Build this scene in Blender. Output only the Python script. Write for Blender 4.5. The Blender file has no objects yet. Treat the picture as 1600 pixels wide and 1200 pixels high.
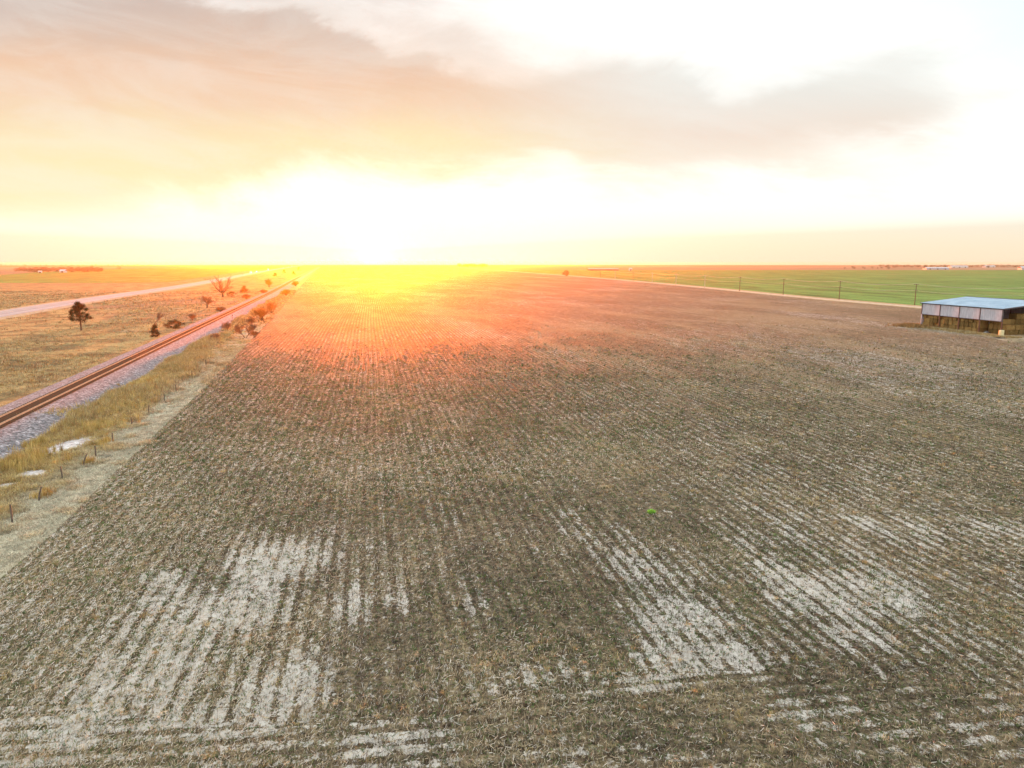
import bpy, bmesh, math, random
import numpy as np
from mathutils import Vector
S = bpy.context.scene
C = S.collection
PI = math.pi
# ---------------------------------------------------------------- camera
F = 1110.0; H = 16.0
PITCH = math.atan((600 - 411) / F)
cam = bpy.data.cameras.new('camera'); co = bpy.data.objects.new('camera', cam); C.objects.link(co); S.camera = co
cam.sensor_width = 36; cam.lens = F / 1600 * 36; cam.clip_start = .3; cam.clip_end = 60000
co.location = (0, 0, H); co.rotation_euler = (PI / 2 - PITCH, 0, math.radians(0)); 
# ---------------------------------------------------------------- exposure, sun and sky
VT = S.view_settings
VT.view_transform = 'Standard'; VT.look = 'None'; VT.gamma = 1; VT.use_curve_mapping = False
EXPO = 2.6
VT.exposure = EXPO
SUN_AZ = math.radians(-10.8); SUN_EL = math.radians(1.1)
SKY_STRENGTH = .05
l = bpy.data.lights.new('sun', 'SUN'); l.energy = 4.4; l.angle = math.radians(.53); l.color = (1, .14, .0)
lo = bpy.data.objects.new('sun', l); C.objects.link(lo)
sd = Vector((math.sin(SUN_AZ) * math.cos(SUN_EL), math.cos(SUN_AZ) * math.cos(SUN_EL), math.sin(SUN_EL)))
lo.location = (0, 0, 60); lo.rotation_euler = (-sd).to_track_quat('-Z', 'Y').to_euler()

class NB:
    """small helper for building node trees"""
    def __init__(s, nt): s.nt = nt
    def n(s, t, **kw):
        o = s.nt.nodes.new(t)
        for k, v in kw.items(): setattr(o, k, v)
        return o
    def put(s, sock, v):
        if v is None: return
        if hasattr(v, 'links'): s.nt.links.new(v, sock)
        elif hasattr(v, 'outputs'): s.nt.links.new(v.outputs[0], sock)
        else:
            if isinstance(v, tuple) and len(v) == 3 and sock.type == 'RGBA': v = (*v, 1)
            sock.default_value = v
    def m(s, op, a, b=None, c=None, clamp=False):
        o = s.n('ShaderNodeMath', operation=op, use_clamp=clamp)
        s.put(o.inputs[0], a); s.put(o.inputs[1], b); s.put(o.inputs[2], c)
        return o.outputs[0]
    def add(s, *a):
        r = a[0]
        for b in a[1:]: r = s.m('ADD', r, b)
        return r
    def mul(s, *a):
        r = a[0]
        for b in a[1:]: r = s.m('MULTIPLY', r, b)
        return r
    def sub(s, a, b): return s.m('SUBTRACT', a, b)
    def ss(s, x, a, b, u=0., v=1.):
        o = s.n('ShaderNodeMapRange', interpolation_type='SMOOTHSTEP')
        for i, q in enumerate((x, a, b, u, v)): s.put(o.inputs[i], q)
        return o.outputs[0]
    def mix(s, f, a, b, bt='MIX'):
        o = s.n('ShaderNodeMix', data_type='RGBA', blend_type=bt)
        s.put(o.inputs[0], f); s.put(o.inputs[6], a); s.put(o.inputs[7], b)
        return o.outputs[2]
    def noise(s, vec, scale, detail=4, rough=.5, dist=0., col=False):
        o = s.n('ShaderNodeTexNoise')
        s.put(o.inputs['Vector'], vec); s.put(o.inputs['Scale'], scale); s.put(o.inputs['Detail'], detail)
        s.put(o.inputs['Roughness'], rough); s.put(o.inputs['Distortion'], dist)
        return o.outputs[1 if col else 0]
    def voro(s, vec, scale, out='Color', feature='F1', rand=1.):
        o = s.n('ShaderNodeTexVoronoi', feature=feature); s.put(o.inputs['Vector'], vec); s.put(o.inputs['Scale'], scale)
        s.put(o.inputs['Randomness'], rand)
        return o.outputs[out]
    def attr(s, name, out='Fac'):
        o = s.n('ShaderNodeAttribute', attribute_name=name); return o.outputs[out]
    def xyz(s, x, y, z=0.):
        o = s.n('ShaderNodeCombineXYZ'); s.put(o.inputs[0], x); s.put(o.inputs[1], y); s.put(o.inputs[2], z); return o.outputs[0]
    def sep(s, v):
        o = s.n('ShaderNodeSeparateXYZ'); s.put(o.inputs[0], v); return o.outputs
    def pos(s): return s.n('ShaderNodeNewGeometry').outputs['Position']
    def ramp(s, f, stops):
        o = s.n('ShaderNodeValToRGB'); cr = o.color_ramp
        while len(cr.elements) < len(stops): cr.elements.new(.5)
        for e, (p, c) in zip(cr.elements, stops): e.position = p; e.color = (*c, 1)
        s.put(o.inputs[0], f); return o.outputs[0]

def lin(*c):
    """display colour 0..255 to linear"""
    return tuple(((v / 255) / 12.92 if v / 255 < .04045 else ((v / 255 + .055) / 1.055) ** 2.4) for v in c)
def dirpx(px, py):
    x = (px - 800) / F; y = -(py - 600) / F
    return (x, math.cos(PITCH) + y * math.sin(PITCH), -math.sin(PITCH) + y * math.cos(PITCH))
def G(px, py, z=0.):
    """photograph pixel to a point of the plain at height z"""
    d = dirpx(px, py); t = (z - H) / d[2]
    return (d[0] * t, d[1] * t)

W = bpy.data.worlds.new('World'); S.world = W; W.use_nodes = True
b = NB(W.node_tree); bg = W.node_tree.nodes['Background']
sk = b.n('ShaderNodeTexSky', sky_type='NISHITA', sun_disc=False, sun_elevation=SUN_EL, sun_rotation=SUN_AZ,
         dust_density=1.2, air_density=1.0, ozone_density=1.6)
K = 1 / (SKY_STRENGTH * 2 ** EXPO)              # radiance that shows as display white
gen = b.n('ShaderNodeTexCoord').outputs['Generated']
dx, dy, dz = b.sep(gen)
yy = b.m('MAXIMUM', b.m('ABSOLUTE', dy), .12)
u0 = b.m('DIVIDE', dx, yy); v0 = b.m('DIVIDE', dz, yy)
w1 = b.noise(b.xyz(b.mul(u0, 2.6), b.mul(v0, 6.5), .3), 1., 7, .62, .4, col=True)
wx, wy, wz = b.sep(w1)
u = b.add(u0, b.mul(b.sub(wx, .5), .24)); v = b.add(v0, b.mul(b.sub(wy, .5), .15))
def uv(px, py):
    d = dirpx(px, py); return d[0] / d[1], d[2] / d[1]
def blob(px, py, rx, ry, tilt=0., amp=1.):
    a, c = uv(px, py); t = math.radians(tilt)
    du = b.sub(u, a); dv = b.sub(v, c)
    p = b.mul(b.add(b.mul(du, math.cos(t)), b.mul(dv, math.sin(t))), F / rx)
    q = b.mul(b.add(b.mul(du, -math.sin(t)), b.mul(dv, math.cos(t))), F / ry)
    e = b.m('EXPONENT', b.mul(b.add(b.mul(p, p), b.mul(q, q)), -.8))
    return b.mul(e, amp)
front = b.ss(dy, 0., .3)
m = b.add(blob(-80, 60, 620, 200, -6, 1.25), blob(500, 120, 380, 95, -14, .85), blob(860, 175, 260, 62, -6, .85),
          blob(1170, 185, 250, 55, 3, .9), blob(1330, 180, 120, 48, 8, .8), blob(1000, 150, 120, 50, 0, .4), blob(1040, 120, 60, 30, 0, .45),
          blob(1425, 96, 70, 22, 0, .5), blob(1575, 150, 90, 18, 15, .35), blob(120, 262, 480, 80, 0, 1.15),
          blob(1000, 268, 360, 26, 0, .32), blob(640, 210, 240, 40, 0, .35), blob(1300, 270, 110, 12, -8, .25))
m = b.sub(m, b.add(blob(1120, 148, 50, 26, 0, .5), blob(862, 242, 70, 22, -20, .5), blob(590, 330, 420, 95, 0, .9), blob(560, 40, 330, 18, -16, .4)))
wisps = b.noise(b.xyz(b.mul(u0, 4.), b.add(b.mul(v0, 17.), b.mul(u0, 2.5)), 4.), 1., 8, .66, .6)
M = b.mul(b.ss(b.add(m, b.mul(b.sub(wisps, .5), 1.1)), .0, 1.2), front)
# colour of the lit cloud: grey pink high up, peach, then yellow low and near the sun
hi = b.ramp(b.ss(b.add(v0, b.mul(b.sub(wz, .5), .1)), .05, .36), [(0., lin(255, 246, 196)), (.32, lin(255, 236, 190)), (.54, lin(248, 215, 182)), (.72, lin(242, 204, 174)), (1., lin(212, 192, 181))])
right = b.ramp(b.ss(v0, .1, .26), [(0., lin(255, 240, 220)), (.4, lin(245, 227, 211)), (1., lin(238, 238, 232))])
cc = b.mix(b.ss(u0, -.15, .28), hi, right)
cc = b.mix(b.ss(wisps, .35, .7, .0, .28), cc, (1., .97, .9))
ccs = b.mix(1., cc, (K, K, K), 'MULTIPLY')
# thin high veil that whitens the clear sky
ds = b.m('ABSOLUTE', b.sub(u0, uv(590, 411)[0]))       # how far round from the sun
low = b.ss(ds, .15, .75, .9, .78)
veil = b.m('MAXIMUM', b.mul(b.ss(v0, .0, b.add(.02, b.mul(ds, .06))), 1.), low)
veil = b.mul(veil, b.ss(v0, .34, .75, 1.02, 1.75), K)
vc = b.xyz(veil, veil, b.mul(veil, .95))
vc = b.mix(b.mul(b.ss(v0, .09, 0.), b.ss(ds, 0., .5, .0, .6)), vc, (K * 1.0, K * .82, K * .5))
thin = b.mix(1., sk.outputs[0], (.26, .27, .3), 'MULTIPLY')          # what shows of the clear sky through the veil
clear = b.mix(1., thin, vc, 'ADD')
sx, sv_ = math.tan(SUN_AZ), math.tan(SUN_EL) * .4
ad = b.m('SQRT', b.add(b.mul(b.sub(u0, sx), b.sub(u0, sx)), b.mul(1.4, b.sub(v0, sv_), b.sub(v0, sv_))))
aur = b.mul(b.m('EXPONENT', b.mul(ad, -42.)), front)               # aureole round the setting sun
clear = b.mix(aur, clear, (K * 2.5, K * 1.6, K * .4), 'ADD')
cy = b.mul(b.ss(b.add(b.mul(u0, .55), v0, b.mul(b.sub(wz, .5), .25)), .52, .72), .16)
clear = b.mix(b.mul(cy, front), clear, (K * .1, K * .95, K * .82))
sky = b.mix(M, clear, ccs)
b.nt.links.new(sky, bg.inputs[0]); bg.inputs[1].default_value = SKY_STRENGTH

# ---------------------------------------------------------------- helpers
rng = np.random.default_rng(7); R = random.Random(5)
def tag(o, label=None, cat=None, group=None, kind=None):
    if label: o['label'] = label
    if cat: o['category'] = cat
    if group: o['group'] = group
    if kind: o['kind'] = kind
    return o
def link(name, me, mat=None, parent=None, loc=None):
    o = bpy.data.objects.new(name, me); C.objects.link(o)
    if mat: me.materials.append(mat)
    if parent: o.parent = parent
    if loc: o.location = loc
    return o
def thing(name, label, cat, loc, rz=0., group=None):
    o = bpy.data.objects.new(name, None); C.objects.link(o); o.location = loc; o.rotation_euler = (0, 0, rz)
    o.empty_display_size = .2
    return tag(o, label, cat, group)
def dup(root, loc, rz=None, sc=None, label=None):
    r = root.copy(); C.objects.link(r); r.location = loc
    if rz is not None: r.rotation_euler = (0, 0, rz)
    if sc is not None: r.scale = sc if isinstance(sc, tuple) else (sc, sc, sc)
    if label: r['label'] = label
    for ch in list(root.children):
        c = ch.copy(); C.objects.link(c); c.parent = r
        for g in ch.children:
            d = g.copy(); C.objects.link(d); d.parent = c
    return r
def npmesh(name, V, Fc, col=None, attrs=None, smooth=False):
    """numpy verts, faces (N,k) -> mesh"""
    me = bpy.data.meshes.new(name); V = np.asarray(V, np.float32); Fc = np.asarray(Fc, np.int32)
    me.vertices.add(len(V)); me.vertices.foreach_set('co', V.ravel())
    k = Fc.shape[1]; me.loops.add(Fc.size); me.loops.foreach_set('vertex_index', Fc.ravel())
    me.polygons.add(len(Fc)); me.polygons.foreach_set('loop_start', np.arange(0, Fc.size, k, dtype=np.int32))
    if col is not None:
        a = me.color_attributes.new('col', 'FLOAT_COLOR', 'POINT')
        c4 = np.ones((len(V), 4), np.float32); c4[:, :3] = col; a.data.foreach_set('color', c4.ravel())
    for n_, arr in (attrs or {}).items():
        a = me.attributes.new(n_, 'FLOAT', 'POINT'); a.data.foreach_set('value', np.asarray(arr, np.float32).ravel())
    if smooth: me.polygons.foreach_set('use_smooth', np.ones(len(Fc), bool))
    me.update(calc_edges=True)
    return me
class MB:
    """collects boxes, prisms and tubes into one mesh"""
    def __init__(s): s.v = []; s.f = []
    def box(s, x0, x1, y0, y1, z0, z1):
        i = len(s.v); s.v += [(x, y, z) for z in (z0, z1) for x, y in ((x0, y0), (x1, y0), (x1, y1), (x0, y1))]
        s.f += [tuple(i + k for k in q) for q in ((3, 2, 1, 0), (4, 5, 6, 7), (0, 1, 5, 4), (1, 2, 6, 5), (2, 3, 7, 6), (3, 0, 4, 7))]; return s
    def quad(s, *p):
        i = len(s.v); s.v += [tuple(q) for q in p]; s.f.append(tuple(range(i, i + len(p)))); return s
    def prism(s, prof, y0, y1):
        """profile of (x,z) extruded along y"""
        i = len(s.v); n = len(prof)
        s.v += [(x, y0, z) for x, z in prof] + [(x, y1, z) for x, z in prof]
        s.f += [tuple(i + k for k in range(n)), tuple(i + n + k for k in reversed(range(n)))]
        s.f += [(i + (k + 1) % n, i + k, i + n + k, i + n + (k + 1) % n) for k in range(n)]; return s
    def tube(s, p, q, r0, r1=None, n=8):
        r1 = r0 if r1 is None else r1
        p = Vector(p); q = Vector(q); d = (q - p).normalized(); a = d.orthogonal().normalized(); c = d.cross(a)
        i = len(s.v)
        for o_, r in ((p, r0), (q, r1)):
            for k in range(n):
                t = 2 * PI * k / n; s.v.append(tuple(o_ + a * r * math.cos(t) + c * r * math.sin(t)))
        s.f += [(i + k, i + (k + 1) % n, i + n + (k + 1) % n, i + n + k) for k in range(n)]
        s.f += [tuple(i + k for k in reversed(range(n))), tuple(i + n + k for k in range(n))]; return s
    def build(s, name, mat, parent=None, bevel=0., loc=None):
        me = bpy.data.meshes.new(name); me.from_pydata(s.v, [], s.f); me.update()
        if bevel:
            bm = bmesh.new(); bm.from_mesh(me)
            bmesh.ops.bevel(bm, geom=bm.edges[:], offset=bevel, segments=2, affect='EDGES', profile=.5); bm.to_mesh(me); bm.free()
        return link(name, me, mat, parent, loc)
def principled(name, color=None, rough=.9, spec=.3, metal=0.):
    m_ = bpy.data.materials.new(name); m_.use_nodes = True; nb = NB(m_.node_tree); p = m_.node_tree.nodes['Principled BSDF']
    p.inputs['Roughness'].default_value = rough; p.inputs['Specular IOR Level'].default_value = spec; p.inputs['Metallic'].default_value = metal
    if color is not None: nb.put(p.inputs['Base Color'], color)
    return m_, nb, p
def simple(name, c, var=.25, scale=3., rough=.8, spec=.3, metal=0., detail=4):
    m_, nb, p = principled(name, None, rough, spec, metal)
    n_ = nb.noise(nb.n('ShaderNodeTexCoord').outputs['Object'], scale, detail, .65)
    lo_ = tuple(x * (1 - var) for x in c); hi_ = tuple(min(1, x * (1 + var)) for x in c)
    nb.put(p.inputs['Base Color'], nb.mix(nb.ss(n_, .3, .7), lo_, hi_)); return m_
def bump(nb, p, h, dist, strength=1.):
    o = nb.n('ShaderNodeBump'); nb.put(o.inputs['Height'], h); o.inputs['Distance'].default_value = dist; o.inputs['Strength'].default_value = strength
    nb.put(p.inputs['Normal'], o.outputs[0])

# value noise in numpy
def _h(ix, iy, s):
    n = (ix.astype(np.int64) * 374761393 + iy.astype(np.int64) * 668265263 + s * 1442695041) & 0xffffffff
    n = ((n ^ (n >> 13)) * 1274126177) & 0xffffffff
    return ((n ^ (n >> 16)) & 0xffff) / 65535.
def vn(x, y, s=0):
    x = np.asarray(x, float); y = np.asarray(y, float)
    ix = np.floor(x); iy = np.floor(y); fx = x - ix; fy = y - iy; fx = fx * fx * (3 - 2 * fx); fy = fy * fy * (3 - 2 * fy)
    a = _h(ix, iy, s); b_ = _h(ix + 1, iy, s); c = _h(ix, iy + 1, s); d = _h(ix + 1, iy + 1, s)
    return (a * (1 - fx) + b_ * fx) * (1 - fy) + (c * (1 - fx) + d * fx) * fy
def fbm(x, y, s=0, o=4, g=.5):
    t = 0; a = 1; w = 0
    for k in range(o): t = t + a * vn(x * 2 ** k, y * 2 ** k, s + k); w += a; a *= g
    return t / w
def sstep(x, a, b_): t = np.clip((x - a) / (b_ - a), 0, 1); return t * t * (3 - 2 * t)

# ---------------------------------------------------------------- lines of the place
def polyline(pts, z=0.):
    return np.array([G(px, py, z) for px, py in pts])
def smooth_line(P, n=200):
    """resample finely and smooth a polyline (Chaikin)"""
    for _ in range(3):
        Q = [P[0]]
        for a, c in zip(P[:-1], P[1:]): Q += [a * .75 + c * .25, a * .25 + c * .75]
        P = np.array(Q + [P[-1]])
    return P
def extend(P, back, ahead):
    a = P[0] - P[1]; a = a / np.linalg.norm(a); c = P[-1] - P[-2]; c = c / np.linalg.norm(c)
    return np.vstack([P[0] + a * back, P, P[-1] + c * ahead])
EDGE = extend(smooth_line(polyline([(0, 906), (84, 835), (154, 762), (221, 700), (300, 625), (350, 575), (400, 523), (435, 488), (462, 455), (484, 432), (500, 419.5)])), 90, 900)
RAILC = extend(smooth_line(polyline([(0, 654), (248, 538), (340, 495), (389, 472), (424, 455.5), (447, 443.5), (467, 432.5), (496, 418)], 1.1)), 120, 1500)
ROADC = extend(smooth_line(polyline([(0, 491), (150, 466.5), (300, 445.5), (381, 429.5), (420, 422.5), (450, 418)])), 400, 2500)
RB = extend(smooth_line(polyline([(1440, 482.5), (1240, 465), (1100, 450.5), (990, 440), (880, 430.5), (760, 421.5)])), 330, 900)
def xat(P, y): return np.interp(y, P[:, 1], P[:, 0])
def offset_line(P, d):
    T = np.gradient(P, axis=0); T /= np.linalg.norm(T, axis=1)[:, None]; N_ = np.stack([T[:, 1], -T[:, 0]], 1)   # right of travel
    return P + N_ * d
def dense(P, step):
    L = np.concatenate([[0], np.cumsum(np.linalg.norm(np.diff(P, axis=0), axis=1))])
    s = np.arange(0, L[-1], step) if np.isscalar(step) else step
    return np.stack([np.interp(s, L, P[:, 0]), np.interp(s, L, P[:, 1])], 1), s
def ribbon(name, P, prof, attrs=True, smooth=False):
    """sweep a profile of (offset, z) along P"""
    D, s = P
    rows = [np.column_stack([offset_line(D, o), np.full(len(D), z)]) for o, z in prof]
    n = len(prof); m_ = len(D); V = np.stack(rows, 1).reshape(-1, 3)
    i = np.arange(m_ - 1)[:, None] * n + np.arange(n - 1)[None]; i = i.ravel()
    Fc = np.stack([i, i + 1, i + n + 1, i + n], 1)
    at = {'across': np.tile([o for o, _ in prof], m_), 'along': np.repeat(s, n)}
    return npmesh(name, V, Fc, attrs=at, smooth=smooth)

# ---------------------------------------------------------------- haze
haze_m = bpy.data.materials.new('haze_air'); haze_m.use_nodes = True; hn = haze_m.node_tree; hn.nodes.remove(hn.nodes['Principled BSDF'])
hv = hn.nodes.new('ShaderNodeVolumePrincipled'); hv.inputs['Density'].default_value = .000055; hv.inputs['Anisotropy'].default_value = .888
hv.inputs['Color'].default_value = (.95, .82, .50, 1); hn.links.new(hv.outputs[0], hn.nodes['Material Output'].inputs['Volume'])
tag(MB().box(-6500, 6500, -6500, 6500, -1.5, 19).build('haze', haze_m), 'warm evening haze lying over the whole plain', 'haze', kind='stuff')

# ---------------------------------------------------------------- base ground
def ground_sheet():
    rs = np.concatenate([[0], np.geomspace(6, 6300, 110)]); th = np.linspace(0, 2 * PI, 181)[:-1]
    V = np.stack([rs[:, None] * np.sin(th), rs[:, None] * np.cos(th), np.full((len(rs), len(th)), -.06)], 2).reshape(-1, 3)
    n = len(th); i = np.arange(len(rs) - 1)[:, None] * n; j = np.arange(n)[None]; j2 = (j + 1) % n
    Fc = np.stack([i + j, i + n + j, i + n + j2, i + j2], 2).reshape(-1, 4)
    return npmesh('ground', V, Fc)
def grass_colour(nb, p, pale=None):
    """dry prairie: golden, tan, brown and grey-green patches"""
    P_ = nb.pos()
    px_, py_, _ = nb.sep(P_)
    big = nb.noise(P_, .012, 6, .62, .4)
    mid = nb.noise(P_, .11, 8, .68, .6)
    fine = nb.noise(P_, 1.6, 8, .8, .4)
    vf = nb.noise(P_, 7., 5, .8)
    c = nb.mix(nb.ss(mid, .36, .62), (.16, .11, .055), (.42, .29, .13))
    c = nb.mix(nb.mul(nb.ss(big, .5, .66), .75), c, (.24, .15, .10))
    c = nb.mix(nb.mul(nb.ss(nb.noise(P_, .035, 6, .6, .5), .54, .7), .5), c, (.17, .19, .08))
    c = nb.mix(nb.mul(nb.ss(nb.noise(P_, .05, 6, .65, .8), .6, .7), .4), c, (.48, .42, .30))
    if pale is not None:
        n2 = nb.noise(P_, .5, 8, .72, .8)
        pc = nb.mix(nb.ss(n2, .35, .65), (.27, .24, .16), (.52, .49, .38))
        pc = nb.mix(nb.ss(nb.noise(P_, 1.1, 5, .7), .55, .72), pc, (.34, .25, .12))
        c = nb.mix(pale, c, pc)
    k = nb.add(.24, nb.mul(nb.ss(fine, .33, .67), .85), nb.mul(nb.ss(vf, .35, .65), .45))
    c = nb.mix(1., c, nb.xyz(k, k, k), 'MULTIPLY')
    # distant farmland in wide strips
    far = nb.ss(nb.m('POWER', nb.add(nb.mul(px_, px_), nb.mul(py_, py_)), .5), 900., 1700.)
    strip = nb.voro(nb.xyz(nb.mul(px_, .0012), nb.mul(py_, .0035), 0.), 1.)
    farc = nb.ramp(nb.sep(strip)[0], [(0., (.20, .14, .09)), (.35, (.27, .19, .12)), (.6, (.15, .17, .09)), (.8, (.24, .15, .10)), (1., (.32, .25, .17))])
    farc = nb.mix(nb.ss(nb.noise(P_, .004, 6, .7), .4, .65, 0., .5), farc, (.12, .09, .06))
    c = nb.mix(far, c, farc)
    nb.put(p.inputs['Base Color'], c)
    return fine, mid
gm, nb, p = principled('dry_prairie', rough=.95, spec=.1)
fine, mid = grass_colour(nb, p); bump(nb, p, nb.add(nb.mul(fine, .25), nb.mul(mid, 1.)), .6, .8)
tag(link('ground', ground_sheet(), gm), kind='structure')

# ---------------------------------------------------------------- stubble field
ROW = .76; TH = math.radians(-11.2)
BA = (math.sin(TH), math.cos(TH)); BB = (math.cos(TH), -math.sin(TH))
def headland(x, y): return y < 24.2 + .06 * x + 1.2 * np.sin(x * .21)
def rowc(x, y):
    c = x * BB[0] + y * BB[1] + .12 * np.sin((x * BA[0] + y * BA[1]) * .04)
    h = y - .13 * x - .0009 * x * x
    return np.where(headland(x, y), h, c)
PATCH = [(440, 880, 70, 42, 1.), (370, 950, 110, 45, .9), (230, 1060, 120, 62, .9), (120, 1135, 110, 40, .9), (310, 1130, 130, 40, .8), (440, 1080, 60, 55, .8),
         (575, 935, 70, 42, .75), (742, 955, 32, 50, .8), (930, 835, 80, 36, .65), (1015, 882, 62, 40, .95), (1070, 965, 70, 36, .95), (1105, 1030, 100, 24, 1.25),
         (1010, 1068, 60, 17, 1.2), (830, 1062, 100, 30, .85), (640, 1162, 110, 34, .75), (1180, 835, 110, 40, .7), (1350, 925, 90, 38, .7), (1230, 905, 70, 36, .75),
         (1440, 1150, 120, 42, .7), (1270, 1120, 90, 34, .7), (1400, 830, 90, 24, .6), (860, 1185, 90, 22, .7), (1500, 1010, 60, 20, .5), (60, 1190, 80, 30, .7),
         (1060, 1180, 90, 24, .55), (1350, 1000, 80, 22, .45), (260, 902, 40, 10, .8), (1540, 830, 60, 20, .5), (740, 1100, 50, 20, .6)]
PW = []
for px_, py_, rx_, ry_, s_ in PATCH:
    cx, cy = G(px_, py_); x1, _ = G(px_ + rx_, py_); _, y1 = G(px_, py_ - ry_); _, y2 = G(px_, min(py_ + ry_, 1300))
    PW.append((cx, cy, abs(x1 - cx) * 1.25, (y1 - y2) / 2 * 1.25, s_))
def bare_at(x, y):
    m_ = np.zeros(np.shape(x))
    for cx, cy, rx, ry, s_ in PW:
        m_ = np.maximum(m_, s_ * np.exp(-.75 * (((x - cx) / rx) ** 2 + ((y - cy) / ry) ** 2)))
    a = x * BA[0] + y * BA[1]; c = x * BB[0] + y * BB[1]
    n1 = fbm(c * .9, a * .28, 11, 4); n2 = fbm(x * .12, y * .12, 31, 3)
    far = sstep(fbm(c * .06, a * .014, 51, 4), .56, .74) * .42 * sstep(y, 45, 90)
    t = m_ * .82 + (n1 - .5) * .8 + (n2 - .5) * .5
    return np.clip(sstep(t, .1, 1.1) * sstep(m_, .03, .35) + far * .42 + (.17 + .17 * sstep(-y, -75, -30)) * sstep(fbm(x * .05, y * .05, 17, 3), .3, .6), 0, 1)
ys = np.concatenate([np.linspace(-40, 14, 14), np.geomspace(15, 2600, 900)])
tt = np.linspace(-.80, .80, 620)
xl = xat(EDGE, ys); xr = xat(RB, ys)
X = []
for y_, a_, c_ in zip(ys, xl, xr):
    if y_ < 15: X.append(np.linspace(a_, c_, 632)); continue
    inner = np.clip(tt * y_, a_, c_)
    X.append(np.concatenate([[a_], inner, np.linspace(inner[-1], c_, 12)[1:]]))
X = np.array(X); Y = np.repeat(ys[:, None], X.shape[1], 1)
nx = X.shape[1]
Z = .05 + .05 * (fbm(X * .5, Y * .5, 3, 3) - .5) * sstep(260 - Y, 0, 120)
V = np.stack([X, Y, Z], 2).reshape(-1, 3)
i = (np.arange(len(ys) - 1)[:, None] * nx + np.arange(nx - 1)[None]).ravel()
Fc = np.stack([i, i + 1, i + nx + 1, i + nx], 1)
ok = (np.abs(V[Fc[:, 0], 0] - V[Fc[:, 1], 0]) > 1e-4) | (np.abs(V[Fc[:, 3], 0] - V[Fc[:, 2], 0]) > 1e-4); Fc = Fc[ok]
me = npmesh('stubble_field', V, Fc, attrs={'bare': bare_at(X, Y), 'rowc': rowc(X, Y), 'head': headland(X, Y).astype(float)})
fm, nb, p = principled('stubble_soil', rough=.95, spec=.1)
P_ = nb.pos(); bare = nb.attr('bare'); rc = nb.attr('rowc')
px_, py_, _ = nb.sep(P_)
ra = nb.add(nb.mul(px_, BA[0]), nb.mul(py_, BA[1])); rb_ = nb.add(nb.mul(px_, BB[0]), nb.mul(py_, BB[1]))
RV = nb.xyz(rb_, nb.mul(ra, .22), 0.)
fine = nb.noise(P_, 5., 6, .8, .3); mid = nb.noise(P_, .9, 8, .78, .5); big = nb.noise(RV, .06, 7, .65, .5); streak = nb.noise(RV, .5, 7, .72, .3)
wob = nb.mul(nb.sub(nb.noise(P_, 1.3, 3, .6), .5), .35)
ph = nb.m('FRACT', nb.add(nb.m('DIVIDE', rc, ROW), wob))
rowm = nb.ss(nb.m('ABSOLUTE', nb.sub(ph, .5)), .20, .40)            # 1 in the stubble row
hd = nb.attr('head')
flag = nb.m('MAXIMUM', nb.m('LESS_THAN', hd, .001), nb.m('GREATER_THAN', hd, .999))
rowm = nb.add(nb.mul(rowm, flag), nb.mul(nb.sub(1., flag), .6))
c = nb.mix(nb.ss(mid, .36, .62), (.10, .08, .052), (.34, .27, .175))
c = nb.mix(nb.mul(nb.ss(nb.noise(P_, 2.3, 6, .75, .5), .5, .62), .6), c, (.10, .13, .06))   # weeds
c = nb.mix(nb.mul(nb.ss(streak, .48, .66), .6), c, (.44, .35, .20))
c = nb.mix(nb.mul(nb.ss(big, .47, .6), .6), c, (.41, .33, .20))
c = nb.mix(nb.mul(nb.ss(nb.noise(RV, .035, 6, .6, .6), .5, .64), .4), c, (.15, .145, .09))
rowgate = nb.mul(rowm, nb.ss(nb.noise(P_, .08, 5, .6), .3, .6, .2, .6))
c = nb.mix(rowgate, c, (.075, .05, .035))
k = nb.add(.2, nb.mul(nb.ss(fine, .36, .64), .85))
c = nb.mix(1., c, nb.xyz(k, k, k), 'MULTIPLY')
sand = nb.mix(nb.ss(mid, .3, .7), (.45, .42, .385), (.62, .595, .565))
frag = nb.noise(nb.xyz(rb_, nb.mul(ra, .55), 2.), 2.6, 7, .82, .5); frag2 = nb.noise(RV, .8, 5, .7, .4); frag3 = nb.noise(nb.xyz(px_, nb.mul(py_, .8), 7.), 4.2, 4, .75, .8)
bm_ = nb.ss(nb.add(bare, nb.mul(nb.sub(frag, .5), 2.4), nb.mul(nb.sub(frag2, .5), 1.2), nb.mul(nb.sub(fine, .5), .8), nb.mul(nb.sub(frag3, .5), 2.4), nb.mul(rowm, -.5)), .36, .54)
c = nb.mix(nb.mul(bm_, .95), c, sand)
nb.put(p.inputs['Base Color'], c)
bump(nb, p, nb.add(nb.mul(fine, .35), mid, nb.mul(rowm, .35)), .12, .9)
tag(link('stubble_field', me, fm), kind='structure')

# ---------------------------------------------------------------- sheets beside the field
def sheet(name, pts, z, mat_):
    me_ = bpy.data.meshes.new(name); me_.from_pydata([(x, y, z) for x, y in pts], [], [tuple(range(len(pts)))]); me_.update()
    if me_.polygons[0].normal.z < 0: me_.flip_normals()
    return tag(link(name, me_, mat_), kind='structure')
# pale mown strip along the left edge of the field
vm, nb, p = principled('mown_verge', rough=.95, spec=.1)
ac = nb.attr('across')
pale = nb.mul(nb.ss(nb.sep(nb.pos())[1], 240., 90., .25, 1.), nb.ss(nb.add(ac, nb.mul(nb.sub(nb.noise(nb.pos(), .35, 6, .7, .5), .5), 7.)), -6.2, -3.6))
fine, mid = grass_colour(nb, p, pale); bump(nb, p, nb.add(nb.mul(fine, .3), mid), .4, .8)
D = dense(EDGE, np.concatenate([np.arange(0, 500, 3.), np.arange(500, 3200, 40.)]))
tag(link('grass_verge', ribbon('grass_verge', D, [(-9, -.03), (-6, -.01), (-3, 0), (0, .01), (.35, .02)]), vm), kind='structure')
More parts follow.
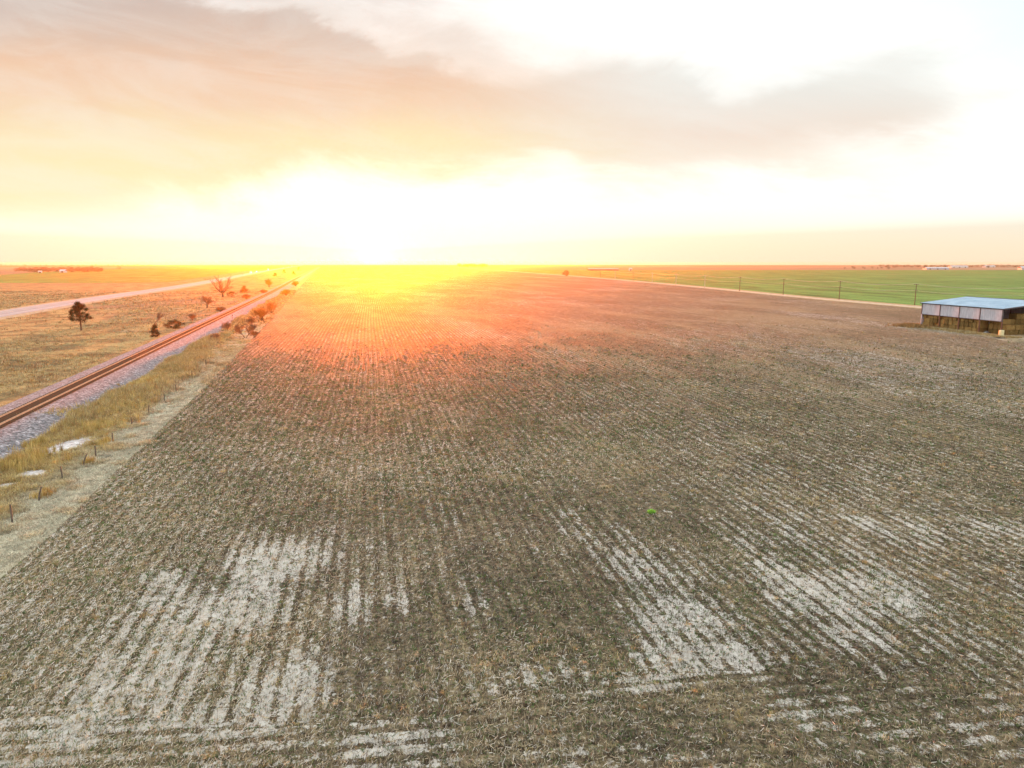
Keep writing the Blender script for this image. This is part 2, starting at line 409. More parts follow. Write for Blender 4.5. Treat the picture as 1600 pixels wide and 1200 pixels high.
# wheat fields
wm, nb, p = principled('young_wheat', rough=.9, spec=.15)
P_ = nb.pos(); px_, py_, _ = nb.sep(P_)
n1 = nb.noise(nb.xyz(nb.add(px_, nb.mul(py_, .12)), nb.mul(py_, .12), 0.), .09, 8, .75, .3); n2 = nb.noise(P_, .9, 8, .8)
c = nb.mix(nb.ss(n1, .38, .62), (.035, .105, .022), (.10, .245, .055))
c = nb.mix(nb.mul(nb.ss(nb.noise(P_, .012, 5, .6), .55, .7), .35), c, (.27, .24, .11))
k = nb.add(.55, nb.mul(nb.ss(n2, .3, .7), .9)); c = nb.mix(1., c, nb.xyz(k, k, k), 'MULTIPLY'); nb.put(p.inputs['Base Color'], c)
bump(nb, p, n2, .3, .7)
Rb = RB[(RB[:, 1] > -80) & (RB[:, 1] < 1650)]
ro = offset_line(Rb, 13)
sheet('wheat_field', [tuple(q) for q in ro] + [(ro[-1][0] + 60, 1700), (1500, 1650), (1700, 900), (1500, -60)], -.02, wm)
sheet('wheat_field', [G(*q) for q in ((-260, 449), (0, 442), (150, 442), (262, 441), (330, 431), (400, 421.5), (448, 417.3), (300, 418.5), (160, 421), (60, 425), (0, 430), (-260, 437))], -.02, wm)
# dirt track outside the right boundary
tm, nb, p = principled('dirt_track', rough=.95, spec=.1)
ac = nb.attr('across'); P_ = nb.pos()
c = nb.mix(nb.ss(nb.noise(P_, .5, 7, .75), .35, .65), (.30, .25, .19), (.52, .46, .38))
g_ = nb.mix(nb.ss(nb.noise(P_, .6, 8, .78), .35, .65), (.20, .14, .07), (.46, .36, .20))
edge = nb.ss(nb.add(nb.m('ABSOLUTE', nb.sub(ac, 5.5)), nb.mul(nb.sub(nb.noise(P_, .2, 5, .7), .5), 3.)), 2.2, 3.2)
nb.put(p.inputs['Base Color'], nb.mix(edge, c, g_))
D = dense(RB, 8.)
tag(link('dirt_track', ribbon('dirt_track', D, [(-.4, .02), (2.5, .03), (9, .03), (13.5, .0)]), tm), kind='structure')
# trampled pale yard in front of the shed
ym, nb, p = principled('yard_dirt', rough=.95, spec=.1)
P_ = nb.pos(); ac = nb.attr('fade')
c = nb.mix(nb.ss(nb.noise(P_, .5, 8, .75, .5), .35, .65), (.17, .135, .09), (.50, .45, .37)); g_ = nb.mix(nb.ss(nb.noise(P_, 1.2, 8, .8), .35, .65), (.12, .095, .06), (.34, .27, .17))
nb.put(p.inputs['Base Color'], nb.mix(nb.ss(nb.noise(P_, .12, 6, .7), .42, .6), g_, c))
# ---------------------------------------------------------------- highway
hm, nb, p = principled('worn_asphalt', rough=.75, spec=.4)
P_ = nb.pos(); ac = nb.attr('across'); al = nb.attr('along')
c = nb.mix(nb.ss(nb.noise(P_, .3, 7, .75), .35, .65), (.21, .20, .205), (.33, .31, .32))
aa = nb.m('ABSOLUTE', ac)
c = nb.mix(nb.mul(nb.ss(nb.m('ABSOLUTE', nb.sub(aa, 1.8)), .9, .2), .3), c, (.16, .155, .16))
edge_line = nb.m('LESS_THAN', nb.m('ABSOLUTE', nb.sub(aa, 3.65)), .09)
dash = nb.mul(nb.m('LESS_THAN', aa, .09), nb.m('LESS_THAN', nb.m('MODULO', al, 12.), 3.5))
c = nb.mix(nb.mul(edge_line, .8), c, (.7, .7, .68)); c = nb.mix(nb.mul(dash, .8), c, (.62, .45, .10))
nb.put(p.inputs['Base Color'], c)
D = dense(ROADC, 12.)
tag(link('highway', ribbon('highway', D, [(-5.8, .10), (-3.9, .22), (0, .3), (3.9, .22), (5.8, .10)]), hm), kind='structure')
sm_, nb, p = principled('gravel_shoulder', rough=.95, spec=.1)
P_ = nb.pos(); nb.put(p.inputs['Base Color'], nb.mix(nb.ss(nb.noise(P_, .8, 7, .78), .35, .65), (.22, .17, .11), (.46, .38, .27)))
tag(link('road_shoulder', ribbon('road_shoulder', D, [(-9, -.05), (-5.6, .08), (5.6, .08), (9, -.05)]), sm_), kind='structure')

# ---------------------------------------------------------------- railway
bm2, nb, p = principled('ballast_stone', rough=.9, spec=.2)
P_ = nb.pos(); ac = nb.attr('across')
v1 = nb.sep(nb.voro(P_, 5.5))[0]; v2 = nb.noise(P_, 1.5, 8, .85)
c = nb.ramp(nb.add(nb.mul(v1, .55), nb.mul(nb.ss(v2, .3, .7), .45)), [(0., (.035, .033, .036)), (.4, (.12, .115, .125)), (.68, (.25, .235, .26)), (1., (.58, .56, .60))])
rust = nb.ss(nb.m('ABSOLUTE', ac), 1.7, 1.1)
c = nb.mix(nb.mul(rust, .75), c, (.13, .075, .035))
nb.put(p.inputs['Base Color'], c); bump(nb, p, nb.add(v1, v2), .03, .7)
D = dense(RAILC, np.concatenate([np.arange(0, 700, 2.5), np.arange(700, 3000, 30.)]))
tag(link('railway_ballast', ribbon('railway_ballast', D, [(-5.2, -.08), (-2.4, .72), (-1.4, .78), (1.4, .78), (2.4, .72), (6.3, -.08)]), bm2), kind='structure')
trk = thing('railway_track', 'single railway track curving away to the horizon on pale ballast beside the field', 'railway', (0, 0, 0))
rlm = simple('rail_steel', (.34, .27, .19), .2, 2., .85, .02, .0)
for s_ in (-1, 1):
    o_ = s_ * .7525
    prof = [(o_ - .07, .86), (o_ - .07, .885), (o_ - .015, .90), (o_ - .036, .97), (o_ - .036, 1.01), (o_ + .036, 1.01), (o_ + .036, .97), (o_ + .015, .90), (o_ + .07, .885), (o_ + .07, .86)]
    link('rail', ribbon('rail', D, prof), rlm, trk)
slm = simple('sleeper_wood', (.075, .05, .032), .35, 4., .95, .1)
Ds, _ = dense(RAILC, np.arange(60, 900, .56))
T = np.gradient(Ds, axis=0); T /= np.linalg.norm(T, axis=1)[:, None]
r0 = np.linalg.norm(Ds, axis=1); keep = (Ds[:, 0] / np.maximum(Ds[:, 1], 1) > -.80) & (Ds[:, 1] > 20)
Ds = Ds[keep]; T = T[keep]
sb = MB().box(-1.3, 1.3, -.115, .115, .70, .865); sme = bpy.data.meshes.new('sleeper'); sme.from_pydata(sb.v, [], sb.f); sme.materials.append(slm)
bxv = np.array(sb.v); bxf = np.array(sb.f)
for k in range(100):
    o = bpy.data.objects.new('sleeper', sme); C.objects.link(o); o.parent = trk
    o.location = (Ds[k, 0], Ds[k, 1], 0); o.rotation_euler = (0, 0, math.atan2(-T[k, 0], T[k, 1]))
rest = range(100, len(Ds)); Vs = []; Fs = []
for n_, k in enumerate(rest):
    tx, ty = T[k]; Vs.append(np.stack([Ds[k, 0] + bxv[:, 0] * ty + bxv[:, 1] * tx, Ds[k, 1] - bxv[:, 0] * tx + bxv[:, 1] * ty, bxv[:, 2]], 1)); Fs.append(bxf + 8 * n_)
tag(link('sleeper', npmesh('sleeper', np.vstack(Vs), np.vstack(Fs)), slm, trk), kind='stuff')

# ---------------------------------------------------------------- blades, stalks and litter
vcm, nb, p = principled('dry_plant', rough=.95, spec=.02)
nb.put(p.inputs['Base Color'], nb.attr('col', 'Color'))
def pick(pal, n, jit=.2):
    pal = np.array(pal); c = pal[rng.integers(0, len(pal), n)]; return c * (1 + jit * rng.standard_normal((n, 1))).clip(.4, 1.8)
def blades(x, y, z, h, lean, w, col, droop=.5):
    """curved tapered blades: 5 verts, a quad split in 2 + tip -> 3 triangles"""
    n = len(x); a = rng.uniform(0, 2 * PI, n); ca, sa = np.cos(a), np.sin(a)
    b_ = a + PI / 2 + rng.uniform(-.6, .6, n); wx_, wy_ = np.cos(b_) * w / 2, np.sin(b_) * w / 2
    l1 = lean * h * .35; l2 = lean * h; z1 = h * .6; z2 = h * (1 - droop * lean * .4)
    base = np.stack([x, y, z], 1)
    p0 = base - np.stack([wx_, wy_, 0 * x], 1); p1 = base + np.stack([wx_, wy_, 0 * x], 1)
    md = base + np.stack([ca * l1, sa * l1, z1], 1); k = .8
    p2 = md - k * np.stack([wx_, wy_, 0 * x], 1); p3 = md + k * np.stack([wx_, wy_, 0 * x], 1)
    p4 = base + np.stack([ca * l2, sa * l2, z2], 1)
    V_ = np.stack([p0, p1, p2, p3, p4], 1).reshape(-1, 3); i_ = np.arange(n)[:, None] * 5
    F_ = np.concatenate([i_ + [0, 1, 3], i_ + [0, 3, 2], i_ + [2, 3, 4]], 0)
    return V_, F_, np.repeat(col, 5, 0)
def merge(parts):
    V_, F_, C_ = [], [], []; o_ = 0
    for v_, f_, c_ in parts: V_.append(v_); F_.append(f_ + o_); C_.append(c_); o_ += len(v_)
    return np.vstack(V_), np.vstack(F_), np.vstack(C_)
def stuff(name, label, cat, parts):
    v_, f_, c_ = merge(parts)
    return tag(link(name, npmesh(name, v_, f_, c_.clip(0, 1)), vcm), label, cat, kind='stuff')
def fieldz(x, y): return .05 + .05 * (fbm(x * .5, y * .5, 3, 3) - .5)
def wedge(n, d0, d1, spread=.78, pw=1.):
    """random ground points in front of the camera; pw<1 thins with distance"""
    y = d0 * (d1 / d0) ** (rng.uniform(0, 1, n) ** pw) if pw == 0 else (d0 ** (2 * pw) + rng.uniform(0, 1, n) * (d1 ** (2 * pw) - d0 ** (2 * pw))) ** (1 / (2 * pw))
    x = rng.uniform(-1, 1, n) * (spread * y + 2); return x, y
def infield(x, y, m_=0.): return (x > xat(EDGE, y) + m_) & (x < xat(RB, y) - m_)
def ditch(x, y): return x[:, None]

# standing stalks along the rows
def stalks(d0, d1, step, hh):
    cmax = .8 * d1 + 40
    cs = np.arange(-cmax, cmax, ROW); s = np.arange(d0 - 10, d1 + 40, step)
    c_, s_ = np.meshgrid(cs, s); c_ = c_.ravel() + rng.normal(0, .05, c_.size); s_ = s_.ravel() + rng.uniform(-step, step, s_.size)
    c_ -= .12 * np.sin(s_ * .04)
    x = c_ * BB[0] + s_ * BA[0]; y = c_ * BB[1] + s_ * BA[1]
    k = (y > d0) & (y <= d1) & (np.abs(x) < .79 * y + 2) & infield(x, y, .2) & ~headland(x, y)
    dens = .35 + .65 * sstep(fbm(x * .2, y * .2, 71, 3), .3, .6)
    k &= rng.uniform(0, 1, len(x)) < dens
    k &= rng.uniform(0, 1, len(x)) < (30 / np.maximum(y, 30)) ** .9 * (1 - sstep(y, 90, 170))
    x, y = x[k], y[k]; n = len(x); wid = .018 * (np.maximum(y, 25) / 30) ** .85
    pal = [(.10, .065, .045), (.15, .10, .065), (.07, .05, .038), (.20, .14, .09), (.24, .19, .13)]
    return blades(x, y, fieldz(x, y) - .02, rng.uniform(.6, 1.25, n) * hh, rng.uniform(0, .35, n), wid, pick(pal, n, .15), .2)
def head_stalks(step):
    h_ = np.arange(10, 34, ROW); xs = np.arange(-30, 30, step); a, x = np.meshgrid(h_, xs); x = x.ravel() + rng.uniform(-step, step, x.size); a = a.ravel() + rng.normal(0, .05, x.size)
    y = a + .13 * x + .0009 * x * x
    k = headland(x, y) & (y > 15) & infield(x, y, .2) & (rng.uniform(0, 1, len(x)) < .6); x, y = x[k], y[k]; n = len(x)
    return blades(x, y, fieldz(x, y) - .02, rng.uniform(.12, .33, n), rng.uniform(0, .5, n), np.full(n, .02), pick([(.10, .065, .045), (.16, .11, .07), (.08, .055, .04)], n), .2)
stuff('crop_stubble', 'short dark brown cut stalks standing in long rows across the field', 'stubble',
      [stalks(16, 170, .11, .25), head_stalks(.09)])
# residue lying on the soil
def litter(n, d0, d1, w, ln, pw=.12):
    x, y = wedge(n, d0, d1, .78, pw); k = infield(x, y, .1); br = bare_at(x, y); k &= rng.uniform(0, 1, n) < 1 - sstep(y, 38, 165) ** .6; k &= rng.uniform(0, 1, n) > br * .12; x, y = x[k], y[k]; n = len(x); w = w * (y / 25) ** .85; ln = ln * (y / 25) ** .6
    a = np.where(rng.uniform(0, 1, n) < .5, rng.uniform(0, 2 * PI, n), PI / 2 - TH + rng.normal(0, .5, n)); L = ln * rng.uniform(.4, 1.3, n)
    z = fieldz(x, y) + rng.uniform(.005, .09, n); z2 = fieldz(x, y) + rng.uniform(.005, .14, n)
    ca, sa = np.cos(a), np.sin(a); W_ = w * rng.uniform(.6, 1.4, n) / 2
    dx_, dy_ = ca * L / 2, sa * L / 2; wx_, wy_ = -sa * W_, ca * W_
    p0 = np.stack([x - dx_ - wx_, y - dy_ - wy_, z], 1); p1 = np.stack([x - dx_ + wx_, y - dy_ + wy_, z + .01], 1)
    p2 = np.stack([x + dx_ + wx_, y + dy_ + wy_, z2 + .01], 1); p3 = np.stack([x + dx_ - wx_, y + dy_ - wy_, z2], 1)
    V_ = np.stack([p0, p1, p2, p3], 1).reshape(-1, 3); i_ = np.arange(n)[:, None] * 4
    tan = fbm(x * .09, y * .09, 91, 3)
    A = pick([(.115, .087, .070), (.18, .147, .122), (.075, .068, .060), (.27, .235, .20)], n, .22); B_ = pick([(.38, .31, .21), (.45, .39, .29), (.27, .21, .14), (.53, .50, .45)], n, .22)
    c_ = np.where((rng.uniform(0, 1, n) < sstep(tan, .35, .7) * .85 + .12)[:, None], B_, A)
    return V_, np.concatenate([i_ + [0, 1, 2], i_ + [0, 2, 3]], 0), np.repeat(c_, 4, 0)
stuff('crop_residue', 'brown and straw coloured crop residue strewn over the field', 'crop residue',
      [litter(560000, 17, 240, .0105, .18)])
# green weeds between the rows
def weeds(n, d0, d1, s0):
    x, y = wedge(n, d0, d1, .78, .15); g_ = fbm(x * .13, y * .13, 41, 4); dk = .35 + .65 * sstep(-x * .01 + g_, .35, .6)
    k = infield(x, y, .1) & (rng.uniform(0, 1, n) < (1 - sstep(y, 45, 150)) * dk * (1 - .25 * bare_at(x, y))); x, y = x[k], y[k]; n = len(x); m_ = 5; s_ = np.repeat(s0 * (y / 25) ** .8, m_)
    X_ = np.repeat(x, m_) + rng.normal(0, .05 * s_, n * m_); Y_ = np.repeat(y, m_) + rng.normal(0, .05 * s_, n * m_)
    c_ = np.repeat(pick([(.075, .115, .04), (.10, .145, .055), (.07, .095, .045), (.13, .18, .07)], n, .2), m_, 0)
    return blades(X_, Y_, fieldz(X_, Y_), rng.uniform(.04, .11, n * m_) * s_, rng.uniform(.6, 1.8, n * m_), np.full(n * m_, .028 * s_), c_, .3)
stuff('green_weeds', 'small green weeds sprouting between the stubble rows', 'weeds', [weeds(90000, 17, 160, .85)])
# tan grass tufts in the field
PALG = [(.38, .31, .15), (.45, .37, .20), (.31, .24, .11), (.50, .43, .27), (.27, .21, .11)]
def tufts(x, y, z, nb_, hmin, hmax, spread, w, pal, lean=.9, jit=.15):
    n = len(x); m_ = nb_; X_ = np.repeat(x, m_) + rng.normal(0, 1, n * m_) * np.repeat(spread, m_); Y_ = np.repeat(y, m_) + rng.normal(0, 1, n * m_) * np.repeat(spread, m_)
    hh = np.repeat(rng.uniform(hmin, hmax, n), m_) * rng.uniform(.6, 1.1, n * m_); c_ = np.repeat(pick(pal, n, jit), m_, 0) * (1 + .12 * rng.standard_normal((n * m_, 1)))
    return blades(X_, Y_, np.repeat(z, m_), hh, rng.uniform(.05, 1., n * m_) * lean, np.full(n * m_, w) if np.isscalar(w) else np.repeat(w, m_), c_, .6)
def field_tufts(n, d0, d1, w, nb_):
    x, y = wedge(n, d0, d1, .78, .3); k = infield(x, y, .3) & (rng.uniform(0, 1, n) < (1 - sstep(y, 90, 225))) & (rng.uniform(0, 1, n) < .15 + .85 * sstep(fbm(x * .15, y * .15, 61, 3), .42, .62)); x, y = x[k], y[k]
    return tufts(x, y, fieldz(x, y), nb_, .08, .26, rng.uniform(.04, .22, len(x)), np.repeat(w * (y / 25) ** .9, 1), PALG, 1.5)
stuff('dead_grass_tufts', 'dead tan grass tufts scattered through the stubble field', 'grass', [field_tufts(11000, 17, 230, .011, 22)])
tuft = G(1018, 803)
v_ = tufts(np.array([tuft[0]]), np.array([tuft[1]]), np.array([.05]), 420, .22, .32, np.array([.085]), .035, [(.20, .42, .06), (.28, .48, .10)], 1.5)
me = npmesh('green_plant', *v_[:2], v_[2].clip(0, 1)); tag(link('green_plant', me, vcm), 'single bright green plant standing alone in the middle of the stubble field', 'plant')

# dry grass of the verge between railway and field, and of the prairie
def between(n, y0, y1, pw):
    x0, y = wedge(n, y0, y1, .8, pw); return y
def verge(n, y0, y1, w, nb_, hs):
    y = between(n, y0, y1, .75); xe = xat(EDGE, y) + .2 + 1.3 * (fbm(y * .6, y * 0, 3, 3) - .5); xt = xat(RAILC, y) + 5.5
    t = rng.uniform(0, 1, n); x = xt + (xe - xt) * t; d = xe - x
    g_ = fbm(x * .16, y * .09, 81, 4); tall = np.clip(sstep(d + (g_ - .5) * 9, 3.4, 6.2) + .45 * sstep(fbm(x * .7, y * .45, 23, 3), .55, .7), 0, 1)
    k = (x < xe) & (x > xt) & (np.abs(x) < .8 * y + 3) & (rng.uniform(0, 1, n) < (.42 + .58 * tall) * (.35 + .65 * sstep(g_, .3, .5)))
    for wx0, wy0, r_ in WATER: k &= ((x - wx0) ** 2 / (r_[0] * .9) ** 2 + (y - wy0) ** 2 / (r_[1] * .9) ** 2) > rng.uniform(.35, 1.2, n)
    x, y, tall, g_ = x[k], y[k], tall[k], g_[k]; h_ = .10 + .14 * g_ + tall * (.25 + .75 * sstep(vn(x * .22, y * .12, 5), .35, .75)) * hs
    pal = PALG + [(.50, .37, .13), (.44, .32, .11), (.52, .40, .17), (.26, .17, .09), (.52, .42, .22), (.36, .28, .12), (.30, .19, .10)]
    v1 = tufts(x, y, np.full(len(x), -.04), nb_, .8, 1.15, rng.uniform(.08, .3, len(x)), w, pal, .55, .2)
    V_ = v1[0].copy(); hh = np.repeat(h_, nb_ * 5); V_[:, 2] = -.04 + (V_[:, 2] + .04) * hh
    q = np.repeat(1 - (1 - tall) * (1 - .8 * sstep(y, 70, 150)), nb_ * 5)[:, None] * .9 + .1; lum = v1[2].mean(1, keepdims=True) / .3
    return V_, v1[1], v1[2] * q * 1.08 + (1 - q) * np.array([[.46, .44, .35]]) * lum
def ground_ell(px, py, rx, ry):
    cx, cy = G(px, py); x1, _ = G(px + rx, py); _, y1 = G(px, py - ry); _, y2 = G(px, py + ry); return cx, cy, (abs(x1 - cx), (y1 - y2) / 2)
WATER = [ground_ell(104, 698, 34, 19), ground_ell(52, 741, 30, 9), ground_ell(14, 706, 30, 9), ground_ell(10, 760, 22, 5)]
# tall golden clumps near the puddle as in the photo
def clump(px, py, rpx, n, h0, h1, w=.03):
    cx, cy = G(px, py); r_ = rpx / F * math.hypot(cx, cy)
    x = cx + rng.normal(0, r_ * .5, n); y = cy + rng.normal(0, r_ * .8, n)
    return tufts(x, y, np.full(n, -.04), 26, h0, h1, rng.uniform(.08, .25, n), w, [(.48, .36, .12), (.42, .31, .11), (.55, .43, .18), (.36, .25, .1)], .5)
CL = [clump(40, 725, 32, 90, .7, 1.3), clump(150, 672, 30, 80, .5, 1.1), clump(100, 650, 30, 90, .6, 1.2), clump(180, 640, 30, 80, .6, 1.1), clump(68, 775, 10, 12, .4, .7),
      clump(160, 695, 14, 24, .4, .7), clump(136, 725, 8, 10, .4, .8), clump(228, 600, 26, 70, .5, 1.), clump(55, 700, 16, 30, .6, 1.1), clump(300, 560, 16, 40, .5, 1.)]
stuff('verge_grass', 'tall golden dry grass on the verge between railway and field', 'grass',
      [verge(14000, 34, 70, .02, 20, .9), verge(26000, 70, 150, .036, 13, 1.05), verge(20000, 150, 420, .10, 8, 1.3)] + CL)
def prairie(n, d0, d1, w, nb_, h0, h1):
    y = between(n, d0, d1, .8); x = rng.uniform(-.8 * y - 3, 0, n)
    xt = xat(RAILC, y) - 5.; k = (x < xt) & (np.abs(x - xat(ROADC, y)) > 9.5)
    g_ = fbm(x * .05, y * .03, 87, 4); k &= rng.uniform(0, 1, n) < .2 + .8 * sstep(g_, .35, .6)
    x, y = x[k], y[k]; g_ = g_[k]
    pal = [(.42, .29, .12), (.48, .36, .17), (.34, .22, .10), (.26, .17, .09), (.30, .20, .12), (.5, .42, .26)]
    return tufts(x, y, np.full(len(x), -.06), nb_, h0, h1, rng.uniform(.1, .5, len(x)), w, pal, .9, .2)
stuff('prairie_grass', 'low dry tan prairie grass on the strip between the highway and the railway', 'grass',
      [prairie(14000, 70, 170, .035, 14, .15, .5), prairie(16000, 170, 420, .09, 9, .2, .6)])

# ---------------------------------------------------------------- puddles
pm, nb, p = principled('puddle_water', rough=.12, spec=.6)
nb.put(p.inputs['Base Color'], nb.mix(nb.ss(nb.noise(nb.pos(), .9, 5, .6), .4, .6), (.36, .34, .36), (.60, .60, .64)))
nb.put(p.inputs['Roughness'], nb.ss(nb.noise(nb.pos(), 1.4, 5, .7), .35, .65, .06, .4))
bump(nb, p, nb.noise(nb.pos(), 3., 3, .5), .01, .5)
for cx, cy, (rx_, ry_) in WATER:
    pts = []
    for k in range(64):
        a = 2 * PI * k / 64; q = .35 + 1.1 * float(fbm(np.array(math.cos(a) * 1.9 + cx), np.array(math.sin(a) * 1.9 + cy), 9, 4, .65))
        pts.append((cx + rx_ * q * math.cos(a), cy + ry_ * q * math.sin(a)))
    sheet('puddle_water', pts, .045, pm)

# ---------------------------------------------------------------- trees and shrubs
bark = simple('bark', (.12, .085, .06), .35, 6., .95, .1)
twigm = simple('twigs', (.23, .15, .10), .3, 3., .95, .1)
cedm, nb, p = principled('cedar_leaf', rough=.85, spec=.15)
nb.put(p.inputs['Base Color'], nb.attr('col', 'Color'))
def tube_np(P0, P1, R0, R1, k=4):
    """many tapered tubes at once"""
    P0 = np.array(P0); P1 = np.array(P1); R0 = np.array(R0); R1 = np.array(R1); n = len(P0)
    d = P1 - P0; d /= np.linalg.norm(d, axis=1)[:, None] + 1e-9
    ref = np.where(np.abs(d[:, 2:3]) > .9, [[1., 0, 0]], [[0, 0, 1.]]); a = np.cross(d, ref); a /= np.linalg.norm(a, axis=1)[:, None] + 1e-9; c_ = np.cross(d, a)
    t = 2 * PI * np.arange(k) / k; ring = a[:, None] * np.cos(t)[None, :, None] + c_[:, None] * np.sin(t)[None, :, None]
    V_ = np.concatenate([P0[:, None] + ring * R0[:, None, None], P1[:, None] + ring * R1[:, None, None]], 1).reshape(-1, 3)
    i_ = np.arange(n)[:, None] * 2 * k; Fs = [np.hstack([i_ + j, i_ + (j + 1) % k, i_ + k + (j + 1) % k, i_ + k + j]) for j in range(k)]
    return V_, np.vstack(Fs)
def grow(rs, p0, d, ln, r, lv, seg, out, kids, spread, up=.15, wig=.18):
    p_ = Vector(p0); d = Vector(d).normalized(); n = seg[lv] if lv < len(seg) else 2
    for k in range(n):
        q = p_ + d * (ln / n); r1 = r * (1 - .5 * (k + 1) / n)
        out.append((tuple(p_), tuple(q), r * (1 - .5 * k / n), r1, lv))
        d = (d + Vector((rs.gauss(0, wig), rs.gauss(0, wig), rs.gauss(0, wig) + up * .3))).normalized(); p_ = q
        if lv < len(kids) and (k >= 1 or lv > 0):
            for _ in range(kids[lv] if k < n - 1 else kids[lv] + 1):
                ax = Vector((rs.gauss(0, 1), rs.gauss(0, 1), rs.gauss(0, 1))).cross(d).normalized()
                nd = (d + ax * rs.uniform(.5, 1.) * spread + Vector((0, 0, up))).normalized()
                grow(rs, p_, nd, ln * rs.uniform(.5, .75), r1 * rs.uniform(.5, .7), lv + 1, seg, out, kids, spread, up, wig)
def bare_tree(name, label, cat, loc, h, seed, lean=(0, 0), kids=(2, 2, 2), spread=.9, stems=1, r=None, group=None, rz=0., minr=.012, mt=None, up=.15, wig=.16, first=.5):
    rs = random.Random(seed); out = []
    for s_ in range(stems):
        d = Vector((lean[0] + rs.gauss(0, .35) * (stems > 1), lean[1] + rs.gauss(0, .35) * (stems > 1), 1))
        grow(rs, (rs.gauss(0, .06) * (stems > 1) * h, rs.gauss(0, .06) * (stems > 1) * h, 0), d, h * first, r or h * .03, 0, (4, 3, 3, 2, 2), out, kids, spread, up, wig)
    t = thing(name, label, cat, loc, rz, group)
    zmax = max(o[1][2] for o in out); f = h / zmax
    for nm, sel in (('trunk', [o for o in out if o[4] == 0]), ('crown', [o for o in out if o[4] > 0])):
        a = np.array([(*o[0], *o[1], o[2], o[3]) for o in sel]); a[:, :6] *= f
        a[:, 6:] = np.maximum(a[:, 6:], minr)
        V_, F_ = tube_np(a[:, :3], a[:, 3:6], a[:, 6], a[:, 7] , 6 if nm == 'trunk' else 3)
        link(nm, npmesh(nm, V_, F_), bark if nm == 'trunk' else (mt or twigm), t)
    return t
CEDC = [(.035, .036, .016), (.05, .05, .02), (.07, .06, .025), (.028, .026, .014), (.09, .06, .03)]
def leafy(name, label, cat, loc, h, w, seed, base=.1, shape='cone', n=5000, pal=CEDC, leaf=.09, trunkr=.12, group=None, clumps=60, clr=.16):
    """evergreen or dense crown: leaf-sized faces gathered in clumps round limbs"""
    rs = np.random.default_rng(seed); t = thing(name, label, cat, loc, 0., group)
    z0 = base * h; cz = rs.uniform(0, 1, clumps) ** .9
    if shape == 'cone': rad = (1 - cz) * .95 + .08
    elif shape == 'top': rad = np.interp(cz, [0, .12, .3, .55, .8, 1], [.55, 1., .95, .8, .42, .1])
    else: rad = np.sqrt(np.clip(1 - (cz * 2 - 1) ** 2 * .9, .05, 1))
    an = rs.uniform(0, 2 * PI, clumps); rr = rad * w / 2 * (.35 + .65 * np.sqrt(rs.uniform(0, 1, clumps))) * rs.uniform(.7, 1.15, clumps)
    cp = np.stack([rr * np.cos(an), rr * np.sin(an), z0 + cz * (h - z0) * .95], 1)
    k = rs.integers(0, clumps, n); sc = clr * w * rs.uniform(.6, 1.3, clumps)
    P_ = cp[k] + rs.normal(0, 1, (n, 3)) * sc[k][:, None] * [.62, .62, .4]
    P_[:, 2] = np.maximum(P_[:, 2], z0 * .6 + .03)
    a = rs.normal(0, 1, (n, 3)); a /= np.linalg.norm(a, axis=1)[:, None]; b_ = np.cross(a, rs.normal(0, 1, (n, 3))); b_ /= np.linalg.norm(b_, axis=1)[:, None]
    s_ = leaf * rs.uniform(.6, 1.5, n)[:, None]
    V_ = np.stack([P_ - a * s_, P_ + b_ * s_ * .5, P_ + a * s_ * 1.2], 1).reshape(-1, 3); F_ = np.arange(n * 3).reshape(-1, 3)
    cl = np.array(pal)[rs.integers(0, len(pal), clumps)][k] * rs.uniform(.6, 1.4, (n, 1))
    link('crown', npmesh('crown', V_, F_, np.repeat(cl, 3, 0).clip(0, 1)), cedm, t)
    lim = cp[::3]; st = np.stack([lim[:, 0] * .05, lim[:, 1] * .05, lim[:, 2] * .75], 1)
    P0 = np.vstack([[[0, 0, -.1]], [[.02, .01, z0 + .2 * h]], st]); P1 = np.vstack([[[.02, .01, z0 + .2 * h]], [[0, 0, h * .9]], lim])
    V_, F_ = tube_np(P0, P1, [trunkr, trunkr * .75] + [trunkr * .3] * len(lim), [trunkr * .75, trunkr * .15] + [trunkr * .1] * len(lim), 6)
    link('trunk', npmesh('trunk', V_, F_), bark, t); return t
def at(px, py, z=-.05): x, y = G(px, py); return (x, y, z)
leafy('cedar_tree', 'dark lone cedar with bare lower trunk standing on the prairie in front of the highway', 'tree', at(127, 516), 6.9, 4.9, 3, .34, 'top', 14000, leaf=.11, trunkr=.2, clumps=90, clr=.085)
leafy('cedar_tree', 'small dark pyramid cedar right beside the railway ballast', 'tree', at(242.5, 526), 2.7, 2.6, 5, .05, 'cone', 6000, leaf=.08, trunkr=.06, clumps=50, clr=.12)
leafy('evergreen_shrub', 'low dark spreading evergreen shrub left of the railway', 'shrub', at(272, 512.5), 2.0, 4.4, 6, .0, 'round', 6500, leaf=.09, trunkr=.06, clumps=34, clr=.1)
leafy('cedar_tree', 'broad dark pyramid cedar just right of the big bare tree', 'tree', at(382, 457.5), 3.9, 5.6, 8, .02, 'cone', 4200, leaf=.13, trunkr=.12, clumps=50, clr=.11)
leafy('evergreen_shrub', 'dark low evergreen shrub at the foot of the big bare tree', 'shrub', at(361, 463), 2.2, 4.5, 9, 0, 'round', 2500, leaf=.12, trunkr=.07, clumps=30, clr=.12)
